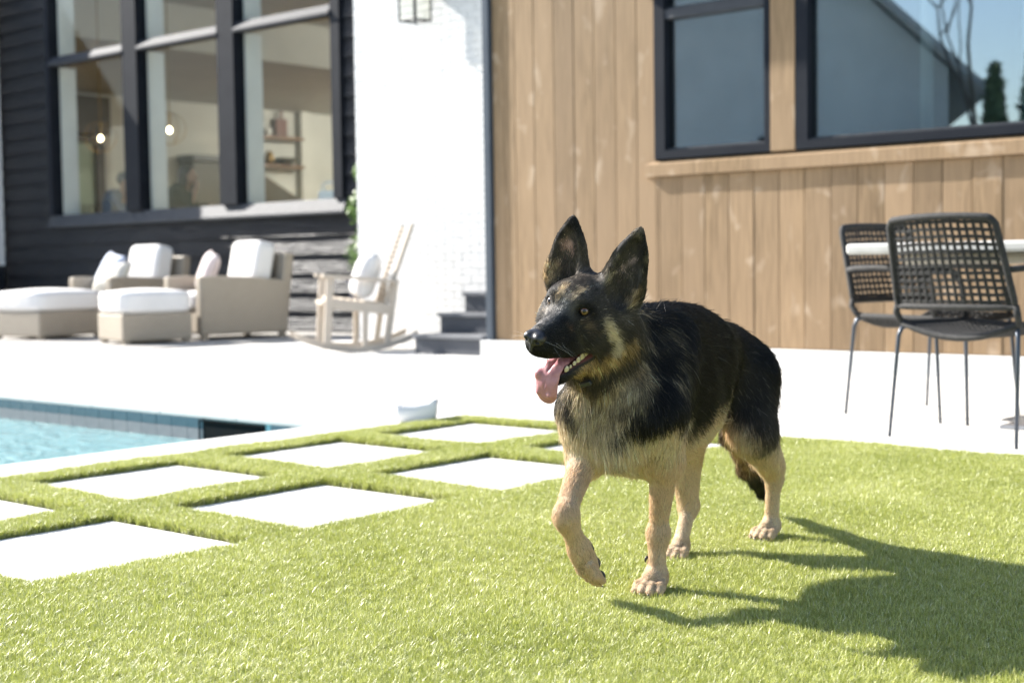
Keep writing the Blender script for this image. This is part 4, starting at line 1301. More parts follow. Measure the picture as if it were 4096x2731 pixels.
# neck
rc((0.47, -0.005, 0.470), (0.605, -0.03, 0.560), 0.098, 0.070, k=0.06, flow=(-.55, 0, -1), fl=.036)
rc((0.545, -0.022, 0.430), (0.635, -0.028, 0.520), 0.054, 0.050, k=0.05, flow=(-.3, 0, -1), fl=.034)
for sgn in (1, -1):
    # shoulder blade and upper arm
    xs = 0.0 if sgn > 0 else -0.004
    rc((0.42 + xs * .5, sgn * .052, 0.530), (0.555 + xs, sgn * (.078 if sgn > 0 else .066), 0.395), 0.044, 0.050 if sgn > 0 else .046, k=0.05, flow=(-.35, sgn * .1, -1), fl=.026)
rc((0.550, .078, 0.390), (0.482, .068, 0.280), 0.052, 0.034, k=0.04, flow=(-.2, 0, -1), fl=.018)
rc((0.575, -.076, 0.385), (0.555, -.079, 0.280), 0.046, 0.034, k=0.04, flow=(-.1, 0, -1), fl=.018)
# left fore leg, planted
rc((0.482, .066, 0.285), (0.448, .036, 0.135), 0.0295, 0.0180, k=0.02, flow=(0, 0, -1), fl=.010)
el((0.449, .035, 0.118), (0.0195, 0.0200, 0.025), k=0.02, flow=(0, 0, -1), fl=.008)
rc((0.449, .035, 0.118), (0.456, .034, 0.045), 0.0172, 0.0190, k=0.02, flow=(0, 0, -1), fl=.008)
rc((0.455, .034, 0.028), (0.478, .034, 0.028), 0.024, 0.022, k=0.015, flow=(1, 0, -.3), fl=.006)
TOES = []; TOE_AX = []
def paw(base, fwd, left, up, sc=1.0, spread=1.0):
    base = np.array(base, float); fwd = np.array(fwd, float); left = np.array(left, float); up = np.array(up, float)
    for o, ln in ((-.0225, .030), (-.008, .040), (.008, .040), (.0225, .030)):
        o *= sc
        a = base + left * o * .75 + up * .026 * sc - fwd * .008 * sc
        b = base + left * o * spread * 1.05 + fwd * ln * .55 * sc + up * .021 * sc
        c = base + left * o * spread * 1.12 + fwd * ln * sc + up * .0125 * sc
        rc(a, b, 0.0112 * sc, 0.0122 * sc, k=0.0025, flow=fwd - up * .4, fl=.005)
        rc(b, c, 0.0122 * sc, 0.0100 * sc, k=0.003, flow=fwd - up * .6, fl=.004)
        TOES.append((c, fwd, up, sc)); TOE_AX.append((a, c))
paw((0.478, .034, -0.002), (.99, .10, 0), (-.10, .99, 0), (0, 0, 1), 0.98)
# right fore leg, lifted
rc((0.558, -.080, 0.288), (0.676, -.058, 0.198), 0.0300, 0.0192, k=0.02, flow=(.7, 0, -.7), fl=.010)
el((0.682, -.057, 0.186), (0.0225, 0.0210, 0.026), k=0.02, flow=(.2, 0, -1), fl=.008)
rc((0.680, -.057, 0.184), (0.640, -.048, 0.110), 0.0190, 0.0192, k=0.02, flow=(-.4, 0, -1), fl=.008)
rc((0.640, -.048, 0.115), (0.626, -.041, 0.082), 0.0235, 0.0250, k=0.015, flow=(-.4, 0, -1), fl=.006)
_f = np.array((-.26, .16, -.95)); _f /= np.linalg.norm(_f)
_l = np.array((.50, .86, .01)); _l /= np.linalg.norm(_l)
_u = np.cross(_f, _l)
paw(np.array((0.626, -.036, 0.080)) - _u * .018, _f, _l, _u, .95, 0.85)
# left hind leg
rc((0.010, .060, 0.415), (0.055, .090, 0.300), 0.074, 0.050, k=0.05, flow=(-.45, 0, -1), fl=.026)
rc((0.000, .054, 0.410), (-0.064, .060, 0.285), 0.044, 0.033, k=0.05, flow=(-.25, 0, -1), fl=.024)
rc((0.045, .086, 0.290), (-0.168, .056, 0.175), 0.046, 0.021, k=0.04, flow=(-.5, 0, -1), fl=.016)
rc((-0.066, .060, 0.290), (-0.164, .058, 0.190), 0.034, 0.015, k=0.04, flow=(-.35, 0, -1), fl=.026)
el((-0.193, .055, 0.152), (0.021, 0.019, 0.026), k=0.02, flow=(0, 0, -1), fl=.007)
rc((-0.189, .054, 0.150), (-0.190, .047, 0.045), 0.0172, 0.0170, k=0.02, flow=(0, 0, -1), fl=.007)
rc((-0.198, .046, 0.030), (-0.168, .042, 0.028), 0.022, 0.020, k=0.015, flow=(1, 0, -.3), fl=.006)
paw((-0.170, .042, 0.0), (.985, -.10, 0), (.10, .985, 0), (0, 0, 1), 0.95)
# right hind leg
rc((-0.030, -.070, 0.430), (0.065, -.090, 0.275), 0.076, 0.050, k=0.05, flow=(-.45, 0, -1), fl=.022)
rc((0.065, -.090, 0.275), (0.040, -.078, 0.118), 0.041, 0.019, k=0.04, flow=(-.3, 0, -1), fl=.012)
rc((0.000, -.075, 0.280), (0.028, -.078, 0.126), 0.030, 0.014, k=0.03, flow=(0, 0, -1), fl=.014)
el((0.028, -.077, 0.100), (0.019, 0.018, 0.023), k=0.02, flow=(.2, 0, -1), fl=.007)
rc((0.032, -.077, 0.100), (0.094, -.070, 0.034), 0.0165, 0.0165, k=0.02, flow=(.5, 0, -1), fl=.007)
rc((0.094, -.070, 0.020), (0.122, -.068, 0.016), 0.021, 0.019, k=0.015, flow=(1, 0, -.3), fl=.006)
paw((0.124, -.068, -0.007), (.99, .05, 0), (-.05, .99, 0), (0, 0, 1), 0.95)
# tail
tp = [(-0.075, -.005, 0.450), (-0.125, -.030, 0.360), (-0.180, -.048, 0.260), (-0.285, -.052, 0.165), (-0.415, -.064, 0.080)]
tr = [0.026, 0.023, 0.021, 0.018, 0.009]
for i in range(4):
    rc(tp[i], tp[i + 1], tr[i], tr[i + 1], k=0.025, fl=.030)

# head
def hf(x, y, z): return HR @ np.array([x, y, z], float)
def hrc(a, b, ra, rb, k=.015, flow=(-1, 0, 0), fl=.010, sub=False):
    rc(hd(*a), hd(*b), ra, rb, k, hf(*flow), fl, sub)
def hel(c, r, k=.015, flow=(-1, 0, 0), fl=.010, sub=False, rot=None):
    el(hd(*c), r, k, hf(*flow), fl, sub, rot=HR if rot is None else HR @ rot)
hel((-.028, 0, .022), (.084, .066, .056), k=.03, flow=(-1, 0, -.1), fl=.012)
hel((.020, 0, .030), (.045, .048, .036), k=.025, flow=(-1, 0, .3), fl=.008)
for s_ in (1, -1):
    hel((.036, s_ * .027, .036), (.026, .022, .017), k=.02, flow=(-1, s_ * .3, .4), fl=.007)
    hel((-.005, s_ * .050, -.018), (.056, .032, .044), k=.03, flow=(-1, s_ * .5, -.3), fl=.013)
    hel((-.060, s_ * .052, -.025), (.045, .036, .060), k=.04, flow=(-.6, s_ * .4, -1), fl=.030)
    hrc((.118, s_ * .016, -.052), (.030, s_ * .034, -.056), .014, .015, k=.018, flow=(-1, s_ * .2, -.25), fl=.006)
hrc((.045, 0, -.010), (.122, 0, -.028), .040, .0245, k=.025, flow=(-1, 0, .1), fl=.006)
hel((.085, 0, -.040), (.060, .030, .022), k=.02, flow=(-1, 0, -.1), fl=.006)
hel((.132, 0, -.040), (.020, .022, .022), k=.015, flow=(-.7, 0, -1), fl=.004)
# lower jaw
for s_ in (1, -1):
    hrc((-.035, s_ * .036 + .006, -.062), (.066, s_ * .010 + .006, -.115), .024, .0125, k=.02, flow=(-1, 0, -.2), fl=.008)
hel((.025, .006, -.103), (.050, .022, .016), k=.015, flow=(-1, 0, -.2), fl=.010)
# throat
hrc((-.03, 0, -.075), (-.10, 0, -.09), .042, .055, k=.04, flow=(-.4, 0, -1), fl=.030)
# mouth opening
hel((.055, .004, -.081), (.074, .060, .0145), k=.006, sub=True, rot=rot_zyx(0, .48, 0))
hel((.045, .004, -.088), (.050, .018, .012), k=.006, sub=True, rot=rot_zyx(0, .46, 0))
# eye sockets
for s_ in (1, -1):
    hel((.058, s_ * .040, .022), (.013, .011, .0085), k=.008, sub=True)
# ears
def ear(s_, base_c, tip, out_r, fy):
    bc = np.array(base_c); tp_ = np.array(tip)
    ax = tp_ - bc; ln = np.linalg.norm(ax); ax = ax / ln
    # stacked flattened sections make a cupped, tapering shell that opens forward and outward
    face = np.array((.86, fy, .0)); face -= ax * (face @ ax); face /= np.linalg.norm(face)
    side = np.cross(ax, face)
    rotm = np.stack([face, side, ax], 1)
    flow = ax * 1.0
    w = out_r
    def earel(c, r, k, sub=False, fl=.007):
        el(HP + HR @ c, r, k, HR @ flow, fl, sub, rot=HR @ rotm)
    earel(bc + ax * ln * .04, (.034, w * 1.12, .055), .022, fl=.012)
    earel(bc + ax * ln * .36, (.019, w * .93, .060), .014)
    earel(bc + ax * ln * .63, (.012, w * .60, .044), .012)
    earel(bc + ax * ln * .86, (.008, w * .27, .026), .010)
    # hollow
    earel(bc + ax * ln * .16 + face * .030, (.026, w * .74, .052), .008, True)
    earel(bc + ax * ln * .44 + face * .020, (.020, w * .66, .050), .007, True)
    earel(bc + ax * ln * .66 + face * .013, (.013, w * .36, .034), .006, True)
ear(1, (-.042, .058, .062), (-.030, .083, .186), .0415, .42)
ear(-1, (-.042, -.066, .054), (-.020, -.062, .175), .0445, .02)

LO, HI = np.array([-.46, -.17, -.01]), np.array([.86, .17, .82])
DVS = 0.0038
Fd, _ax = field(PR, LO, HI, DVS)
BV, BQ = surface_nets(Fd, LO, DVS)
del Fd
# ---- PAINT
def sstep(a, b, x):
    t = np.clip((x - a) / (b - a), 0, 1); return t * t * (3 - 2 * t)
_nv = np.random.default_rng(11).normal(size=(24, 3)); _np = np.random.default_rng(12).uniform(0, 6.28, 24)
def wob(X, scale, i0=0, n=6):
    """smooth pseudo noise in about -1..1"""
    a = 0
    for i in range(i0, i0 + n):
        a = a + np.sin((X @ _nv[i % 24]) * scale + _np[i % 24])
    return a / (n * 0.6)
BLACK = (.0055, .0053, .0054); DARK = (.052, .044, .036); SABLE = (.250, .198, .125)
TAN = (.450, .325, .210); CREAM = (.475, .385, .270); RUST = (.23, .155, .072); GREY = (.21, .20, .185); PINK = (.30, .19, .165)
BODY_BLOBS = [  # a, b, radius, softness, colour, strength
    # thigh, rump
    ((.10, .10, .40), (.04, .13, .275), .058, .04, (.030, .025, .022), .97), ((-.02, .11, .36), (-.05, .09, .25), .045, .05, (.12, .095, .066), .8),
    ((.06, .125, .33), (.01, .12, .25), .030, .03, DARK, .85),
    ((.185, .095, .37), (.12, .09, .265), .022, .030, CREAM, .9),
    ((.00, .12, .215), (-.16, .075, .19), .030, .04, TAN, .8),
    # belly edge
    ((.40, .080, .290), (.20, .08, .335), .016, .028, CREAM, .85),
    # fore chest : cream below, a dark V above it, sable front
    ((.60, .0, .430), (.61, -.01, .365), .085, .05, SABLE, .92),
    ((.59, .085, .335), (.600, -.02, .312), .040, .030, CREAM, 1.), ((.600, -.02, .312), (.595, -.100, .325), .036, .030, CREAM, 1.), ((.60, -.11, .35), (.58, -.115, .33), .03, .03, CREAM, .95),
    ((.55, .10, .330), (.53, .095, .30), .034, .03, CREAM, .9),
    ((.56, .0, .27), (.50, .0, .255), .05, .03, CREAM, .9), ((.47, .10, .31), (.43, .09, .350), .020, .03, (.34, .27, .18), .8),
    ((.565, .130, .400), (.605, .080, .372), .036, .018, BLACK, .98), ((.605, .078, .366), (.622, .035, .338), .021, .014, BLACK, .97), ((.622, .035, .336), (.62, -.005, .328), .011, .012, DARK, .9),
    ((.63, -.085, .410), (.628, -.060, .348), .013, .010, BLACK, .97), ((.628, -.058, .345), (.62, -.02, .326), .009, .014, DARK, .75),
    ((.63, -.045, .390), (.635, -.01, .345), .024, .03, (.33, .27, .18), .85), ((.632, .035, .40), (.63, .030, .372), .014, .02, (.26, .21, .14), .6),
    ((.633, -.005, .375), (.63, .000, .345), .010, .016, (.035, .03, .028), .6),
    ((.556, .076, .294), (.554, .078, .292), .007, .009, (.06, .045, .03), .9), ((.588, .006, .281), (.588, .004, .280), .010, .009, (.09, .06, .035), .85),
    # shoulder streaks
    ((.615, .075, .41), (.60, .06, .44), .016, .03, (.20, .165, .10), .65), ((.545, .121, .448), (.535, .12, .40), .010, .018, (.20, .16, .10), .6),
    ((.50, .123, .46), (.47, .122, .38), .012, .022, (.10, .09, .075), .6),
    # throat
    ((.640, .02, .465), (.66, -.03, .440), .030, .03, RUST, .85), ((.62, .06, .515), (.60, .06, .47), .020, .03, (.16, .105, .05), .7),
]
HEAD_BLOBS = [
    ((.130, 0, .004), (.060, 0, .036), .016, .022, (.115, .108, .098), .8), ((.060, -.042, .012), (.125, -.024, -.008), .014, .02, (.22, .20, .175), .8),  # sun glare on the muzzle's bridge and right side, painted as grey
    ((.010, .0, .075), (-.03, .0, .085), .055, .03, (.075, .062, .048), .75),
    ((-.045, .094, -.046), (.004, .070, -.082), .018, .024, RUST, .85), ((.004, .065, -.085), (.03, .02, -.11), .018, .022, RUST, .8),
    ((.067, .014, .043), (.044, .023, .062), .0055, .010, (.36, .27, .16), .92), ((.067, -.011, .043), (.044, -.023, .062), .0055, .010, (.36, .27, .16), .92),
    ((-.004, -.030, .079), (-.03, .0, .085), .014, .03, (.12, .10, .08), .45), ((.010, .030, .072), (-.02, .030, .082), .010, .02, (.12, .10, .08), .4),
    ((.022, .080, .000), (-.004, .088, -.026), .013, .020, (.44, .36, .23), 1.), ((-.006, .088, -.030), (-.012, .088, -.052), .010, .012, (.42, .36, .26), .8), ((.045, .060, -.012), (.03, .075, -.005), .008, .012, (.15, .11, .06), .6),
    ((.024, -.080, .000), (-.008, -.088, -.030), .015, .012, (.50, .42, .29), 1.),
    ((.058, .046, .005), (.052, .055, .000), .006, .010, (.16, .11, .06), .5), ((.058, -.046, .005), (.052, -.055, .000), .006, .010, (.16, .11, .06), .5),
    ((.090, .030, .000), (.085, .034, -.008), .006, .010, (.13, .07, .035), .6),
    # ears : pale pinkish inside, tan tufts at the base
    ((-.030, .064, .080), (-.030, .074, .150), .018, .022, (.050, .043, .038), .85), ((-.025, -.066, .080), (-.026, -.064, .145), .016, .020, (.075, .062, .052), .85),
    ((-.024, .070, .078), (-.026, .076, .120), .010, .014, (.46, .33, .32), .95), ((-.016, -.072, .080), (-.018, -.066, .122), .013, .013, (.52, .32, .26), .95),
    ((-.030, .092, .050), (-.035, .100, .062), .012, .014, (.34, .25, .15), .8), ((-.025, -.098, .050), (-.03, -.100, .072), .014, .016, (.34, .25, .15), .9),
    ((-.010, -.050, .090), (-.014, -.055, .12), .006, .010, (.36, .30, .22), .7), ((-.008, .048, .085), (-.010, .054, .125), .006, .010, (.30, .25, .19), .7),
]
def seg_d(X, a, b):
    a = np.array(a, float); b = np.array(b, float); ba = b - a
    h = np.clip(((X - a) @ ba) / max(ba @ ba, 1e-9), 0, 1)
    return np.sqrt(((X - a - h[:, None] * ba) ** 2).sum(-1))
def paint(X):
    n = len(X); C = np.zeros((n, 3))
    Hl = (X - HP) @ HR
    x, y, z = X.T
    w1 = wob(X, 38, 0); w2 = wob(X, 95, 6); w3 = wob(X, 210, 12)
    C[:] = TAN
    lay = lambda m, c: C.__setitem__(slice(None), C * (1 - m[:, None]) + np.array(c) * m[:, None])
    # inner sides and backs of the legs are paler
    lay(sstep(.30, .18, z) * .20 * (0.5 + 0.5 * w1), CREAM)
    # black saddle over trunk, neck, rump
    edge = np.interp(x, [-.15, -.05, .05, .15, .25, .36, .42, .48, .56, .64], [.30, .30, .31, .365, .358, .322, .335, .345, .352, .36])
    m = sstep(-.026, .024, z - edge + .012 * w1 + .008 * w2)
    m = m * (1 - sstep(.05, .02, np.abs(y)) * sstep(.34, .30, z) * .6)
    lay(m, BLACK)
    lay(m * sstep(.1, .9, w1 * .5 + w2 * .6 + w3 * .3) * .62 * sstep(.42, .52, x), (.24, .195, .13))
    for a, b, rd, sf, c, k in BODY_BLOBS:
        d = seg_d(X, a, b) + .006 * w2 + .004 * w3
        lay(sstep(rd + sf * .5, rd - sf * .5, d) * k, c)
    lay(sstep(.30, .22, z) * sstep(.22, .12, x) * .45, CREAM)
    # tail
    td = np.min([seg_d(X, tp[i], tp[i + 1]) for i in range(4)], 0)
    tm = sstep(.055, .035, td) * sstep(.36, .30, z)
    lay(tm, (.16, .11, .065)); lay(tm * sstep(.165, .135, z + .01 * w1), BLACK)
    lay(tm * sstep(-.01, -.03, y - np.interp(x, [-.4, -.1], [-.06, -.03])) * .6, BLACK)
    # head
    hm = sstep(.165, .135, np.sqrt((Hl ** 2).sum(-1)) + .01 * w1)
    hm = np.maximum(hm, (Hl[:, 0] > .02) * (np.abs(Hl[:, 1]) < .09) * (Hl[:, 2] > -.16) * 1.0)
    lay(hm, DARK)
    lay(hm * sstep(.03, .09, Hl[:, 0]) * sstep(.02, -.01, Hl[:, 2] - .2 * Hl[:, 0]), BLACK)
    lay(hm * sstep(.02, .8, w2 + .5 * w3) * .30 * sstep(-.02, .03, Hl[:, 2]), (.13, .115, .095))
    lay(hm * sstep(.012, .0, np.abs(Hl[:, 1])) * sstep(.05, .06, Hl[:, 2]) * .9, BLACK)
    for s_ in (1, -1):
        lay(sstep(.026, .014, np.sqrt(((Hl - np.array([.052, s_ * .041, .022])) ** 2).sum(-1))) * .95, BLACK)
    for a, b, rd, sf, c, k in HEAD_BLOBS:
        d = seg_d(Hl, a, b) + .0035 * w2 + .0055 * w3
        lay(sstep(rd + sf * .5, rd - sf * .5, d) * k, c)
    # shade in the creases between the toes, painted in to part them
    low = np.where((z < .055) | ((x > .55) & (z < .12)))[0]
    if len(low) and TOE_AX:
        DT = np.stack([seg_d(X[low], a_, b_) for a_, b_ in TOE_AX])
        DT.sort(0)
        cm = np.zeros(n); cm[low] = sstep(.0055, .0, DT[1] - DT[0]) * sstep(.024, .014, DT[0])
        lay(cm * .75, (.085, .058, .038))
    return C

SUBS = [p for p in PR if p.sub]
MOUTH = [p for p in SUBS if p.k == .006 and p.fl == .010]
SOLID = [p for p in PR if not p.sub]
def mouth_in(X):
    return np.min([pdist(p, X) for p in MOUTH], 0)
BN = np.zeros_like(BV)
_e1 = BV[BQ[:, 1]] - BV[BQ[:, 0]]; _e2 = BV[BQ[:, 3]] - BV[BQ[:, 0]]
_fn = np.cross(_e1, _e2)
for j in range(4): np.add.at(BN, BQ[:, j], _fn)
BN /= np.linalg.norm(BN, axis=1)[:, None] + 1e-12

m_coat_skin, nt, b_ = new_mat("short_coat")
at = nt.nodes.new("ShaderNodeAttribute"); at.attribute_name = "tint"
nt.links.new(at.outputs["Color"], b_.inputs["Base Color"])
b_.inputs["Roughness"].default_value = .75; b_.inputs["Specular IOR Level"].default_value = .25
dog = empty("dog", DOG_O, DOG_ROT, "black and tan shepherd dog walking across the turf with its tongue hanging out", "dog")
me = np_mesh("body", BV, BQ)
vc = paint(BV)
mi = mouth_in(BV)
inm = sstep(.004, .0005, mi)[:, None]
vc = vc * .85 * (1 - inm) + np.array((.16, .055, .055)) * inm
lipm = (sstep(.010, .005, mi) * (1 - inm[:, 0]))[:, None]
vc = vc * (1 - lipm) + np.array((.016, .014, .015)) * lipm
ca = me.color_attributes.new("tint", 'FLOAT_COLOR', 'POINT')
ca.data.foreach_set("color", np.concatenate([vc, np.ones((len(vc), 1))], 1).astype(np.float32).ravel())
me.materials.append(m_coat_skin)
dog_body = mk("body", me, dog)

# ---------------------------------------------------------------- coat of hair strands
m_hair = bpy.data.materials.new("coat_hair"); m_hair.use_nodes = True
nt = m_hair.node_tree; nt.nodes.clear()
ho = nt.nodes.new("ShaderNodeOutputMaterial"); hb = nt.nodes.new("ShaderNodeBsdfPrincipled")
at = nt.nodes.new("ShaderNodeAttribute"); at.attribute_name = "tint"
nt.links.new(at.outputs["Color"], hb.inputs["Base Color"])
hb.inputs["Roughness"].default_value = .42; hb.inputs["Specular IOR Level"].default_value = .35
tlc = nt.nodes.new("ShaderNodeBsdfTranslucent"); nt.links.new(at.outputs["Color"], tlc.inputs[0])
hm_ = nt.nodes.new("ShaderNodeMixShader"); hm_.inputs[0].default_value = .25
nt.links.new(hb.outputs[0], hm_.inputs[1]); nt.links.new(tlc.outputs[0], hm_.inputs[2])
nt.links.new(hm_.outputs[0], ho.inputs["Surface"])

def grow_coat(n_target):
    g = np.random.default_rng(5)
    P0, P1, P2, P3 = (BV[BQ[:, j]] for j in range(4))
    area = .5 * (np.linalg.norm(np.cross(P1 - P0, P2 - P0), axis=1) + np.linalg.norm(np.cross(P2 - P0, P3 - P0), axis=1))
    cen = (P0 + P1 + P2 + P3) / 4
    Hc = (cen - HP) @ HR
    dens = np.ones(len(cen))
    dens[np.linalg.norm(Hc - np.array([.03, 0, 0]), axis=1) < .15] = 2.6
    dens[(Hc[:, 0] > .05) & (np.abs(Hc[:, 1]) < .07) & (np.abs(Hc[:, 2]) < .15)] = 3.6
    dens[cen[:, 2] < .27] = 3.0
    dens[cen[:, 2] < .06] = 4.5
    w = area * dens; cum = np.cumsum(w); cum /= cum[-1]
    fi = np.searchsorted(cum, g.random(n_target))
    u, v = g.random((2, n_target))[:, :, None]
    R = (P0[fi] * (1 - u) + P1[fi] * u) * (1 - v) + (P3[fi] * (1 - u) + P2[fi] * u) * v
    N = (BN[BQ[fi, 0]] * (1 - u) + BN[BQ[fi, 1]] * u) * (1 - v) + (BN[BQ[fi, 3]] * (1 - u) + BN[BQ[fi, 2]] * u) * v
    N /= np.linalg.norm(N, axis=1)[:, None]
    # drop strands in the mouth, eyes, nose and ear hollows
    Hl = (R - HP) @ HR
    keep = mouth_in(R) > .006
    for s_ in (1, -1):
        keep &= np.linalg.norm((Hl - np.array([.056, s_ * .0395, .022])) * np.array([1, 1, 1.35]), axis=1) > .0115
    keep &= np.linalg.norm((Hl - np.array([.150, 0, -.030])) / np.array([.022, .023, .019]), axis=1) > 1
    keep &= ~((R[:, 2] < .004) & (np.abs(N[:, 2] + 1) < .3))
    earhol = np.min([pdist(p, R) for p in SUBS if p.fl == .007], 0)
    keep &= (earhol > .002) | (g.random(n_target) < .45)
    R, N, Hl, earhol = R[keep], N[keep], Hl[keep], earhol[keep]
    n = len(R)
    # comb direction and length from the nearest primitives
    D = np.stack([pdist(p, R) for p in SOLID]).astype(np.float32)
    W = np.exp(-(D - D.min(0)) / .010)
    W /= W.sum(0)
    flow = np.einsum('pn,pc->nc', W, np.stack([p.flow for p in SOLID]))
    ln = np.einsum('pn,p->n', W, np.array([p.fl for p in SOLID]))
    ln = np.where(earhol < .003, ln * .8, ln)
    sw = np.stack([wob(R, 70, 0), wob(R, 70, 6), wob(R, 70, 12)], 1) * .22
    rn = g.normal(size=(n, 3)) * .16
    t = flow + sw + rn
    t -= N * (t * N).sum(1)[:, None]
    t /= np.linalg.norm(t, axis=1)[:, None] + 1e-9
    ln = ln * np.clip(g.normal(1.0, .18, n), .5, 1.6) * (1 + .18 * wob(R, 60, 3))
    lift = np.clip(.30 + .12 * wob(R, 90, 9) + g.normal(0, .07, n), .12, .6)[:, None]
    fly = g.random(n) < .02
    ln = np.where(fly & (ln > .015), ln * 1.45, ln); lift = np.where(fly[:, None], lift * 1.7, lift)
    K = 5
    short = sstep(.012, .006, ln)
    lift = lift * (1 - .30 * short[:, None])
    ln = np.maximum(ln, np.where(R[:, 2] < .05, .0055, .0085))
    clump = (.42 * sstep(.007, .018, ln) + .06)[:, None]
    s = np.linspace(0, 1, K)
    pts = np.empty((n, K, 3), np.float32)
    # clumps pull the tips together
    cell = np.floor(R / .0075).astype(np.int64)
    key = ((cell[:, 0] + 500) * 1000 + cell[:, 1] + 500) * 1000 + cell[:, 2] + 500
    _, inv = np.unique(key, return_inverse=True)
    cc = np.zeros((inv.max() + 1, 3)); cn = np.bincount(inv)
    for a in range(3): cc[:, a] = np.bincount(inv, R[:, a]) / cn
    pull = (cc[inv] - R)
    pull -= N * (pull * N).sum(1)[:, None]
    for j, q in enumerate(s):
        up = lift * (q - .45 * q * q)
        pts[:, j] = R - N * .0004 + (t * q * .95 + N * up) * ln[:, None] + np.array([0, 0, -1]) * (q * q * .10 * ln)[:, None] + pull * (q ** 1.5 * clump)
    jit = np.where(np.linalg.norm(Hl, axis=1) < .17, .0030, .0075)
    jit = np.where(R[:, 2] < .24, .006, jit)
    col = paint(R + t * (ln * .25)[:, None] + g.normal(size=(n, 3)) * jit[:, None])
    col *= np.clip(1 + .16 * g.normal(size=(n, 1)), .5, 1.5)
    # banded hairs : a few pale tips in the dark coat
    pale = (g.random(n) < .035) & (col.mean(1) < .05)
    col[pale] += np.array([.055, .05, .04])
    lum = col.mean(1)
    col *= (1 + .62 * sstep(.018, .10, lum))[:, None]
    agouti = sstep(.035, .07, lum) * sstep(.27, .20, lum)
    cellr = g.normal(size=inv.max() + 1)[inv]
    col *= np.exp(agouti * (.55 * wob(R, 150, 2) + .35 * cellr + .35 * g.normal(size=n)))[:, None]
    col = np.clip(col, .0015, .8)
    cd = bpy.data.hair_curves.new("coat")
    cd.add_curves([K] * n)
    cd.attributes["position"].data.foreach_set("vector", pts.ravel())
    ra = cd.attributes.get("radius") or cd.attributes.new("radius", 'FLOAT', 'POINT')
    base = np.where(ln < .012, .00026, .00034)
    rad = base[:, None] * np.array([1.0, 1.0, .9, .65, .15])[None]
    ra.data.foreach_set("value", rad.astype(np.float32).ravel())
    ta = cd.attributes.new("tint", 'FLOAT_COLOR', 'CURVE')
    ta.data.foreach_set("color", np.concatenate([col, np.ones((n, 1))], 1).astype(np.float32).ravel())
    cd.materials.append(m_hair)
    o = mk("coat", cd, dog)
    o["kind"] = "stuff"
    return o
coat = grow_coat(420000)
print("coat", time.time() - T0)

# ---------------------------------------------------------------- face parts
def hmat(c, R3=None):
    M = Matrix.Identity(4)
    A = HR if R3 is None else HR @ R3
    for i in range(3):
        for j in range(3): M[i][j] = A[i][j]
    q = hd(*c)
    M.translation = Vector(q)
    return M
m_sclera = simple("eye_dark_rim", (.035, .022, .016), rough=.08)
m_iris, nt, b_ = new_mat("amber_iris")
cx, fx, tx = noise_mix(nt, (.15, .062, .018), (.075, .028, .009), 900.0)
nt.links.new(cx, b_.inputs["Base Color"]); b_.inputs["Roughness"].default_value = .12
b_.inputs["Coat Weight"].default_value = 1.0; b_.inputs["Coat Roughness"].default_value = .02
m_pupil = simple("pupil_black", (.004, .004, .005), rough=.05)
for s_ in (1, -1):
    rotm = rot_zyx(s_ * .42 + .10, -.16, 0)
    e = MB().ellipsoid((0, 0, 0), (.0112, .0112, .0105), 20, 14).build("eye", m_sclera, dog, True)
    e.matrix_local = hmat((.0472, s_ * .0364, .0222), rotm)
    def cap(rad, a1, n=18, m=5):
        mb = MB(); vs = [(rad, 0, 0)]; fs = []
        for i in range(1, m + 1):
            a = a1 * i / m
            for j in range(n):
                t = 2 * math.pi * j / n
                vs.append((rad * math.cos(a), rad * math.sin(a) * math.cos(t), rad * math.sin(a) * math.sin(t)))
        for j in range(n): fs.append((0, 1 + j, 1 + (j + 1) % n))
        for i in range(m - 1):
            for j in range(n):
                j2 = (j + 1) % n
                fs.append((1 + i * n + j, 1 + (i + 1) * n + j, 1 + (i + 1) * n + j2, 1 + i * n + j2))
        return mb.add(vs, fs)
    cap(.01140, .60).build("iris", m_iris, e, True)
    cap(.01160, .29).build("pupil", m_pupil, e, True)

def sdf_part(name, build, vs, mat, parent):
    global PR
    keep = PR; PR = []
    build()
    lo = np.min([p.lo for p in PR], 0); hi = np.max([p.hi for p in PR], 0)
    F, _ = field(PR, lo, hi, vs)
    V, Q = surface_nets(F, lo, vs)
    PR = keep
    me = np_mesh(name, V, Q); me.materials.append(mat)
    return mk(name, me, parent)

m_nose = simple("wet_black_nose", (.014, .014, .016), (.024, .023, .025), 300, .32, bump=.5, bscale=900, bdist=.001)
def nose_shape():
    hel((.146, 0, -.029), (.0165, .0215, .0165), k=.006)
    for s_ in (1, -1):
        hel((.155, s_ * .011, -.028), (.011, .0105, .0105), k=.006)
        hrc((.160, s_ * .0125, -.033), (.170, s_ * .0105, -.032), .0040, .0046, k=.002, sub=True)
        hrc((.156, s_ * .021, -.036), (.166, s_ * .014, -.034), .0018, .0022, k=.002, sub=True)
    hrc((.160, 0, -.030), (.158, 0, -.052), .0040, .0030, k=.006)
    hrc((.1655, 0, -.030), (.162, 0, -.055), .0012, .0012, k=.002, sub=True)
sdf_part("nose", nose_shape, .0011, m_nose, dog)

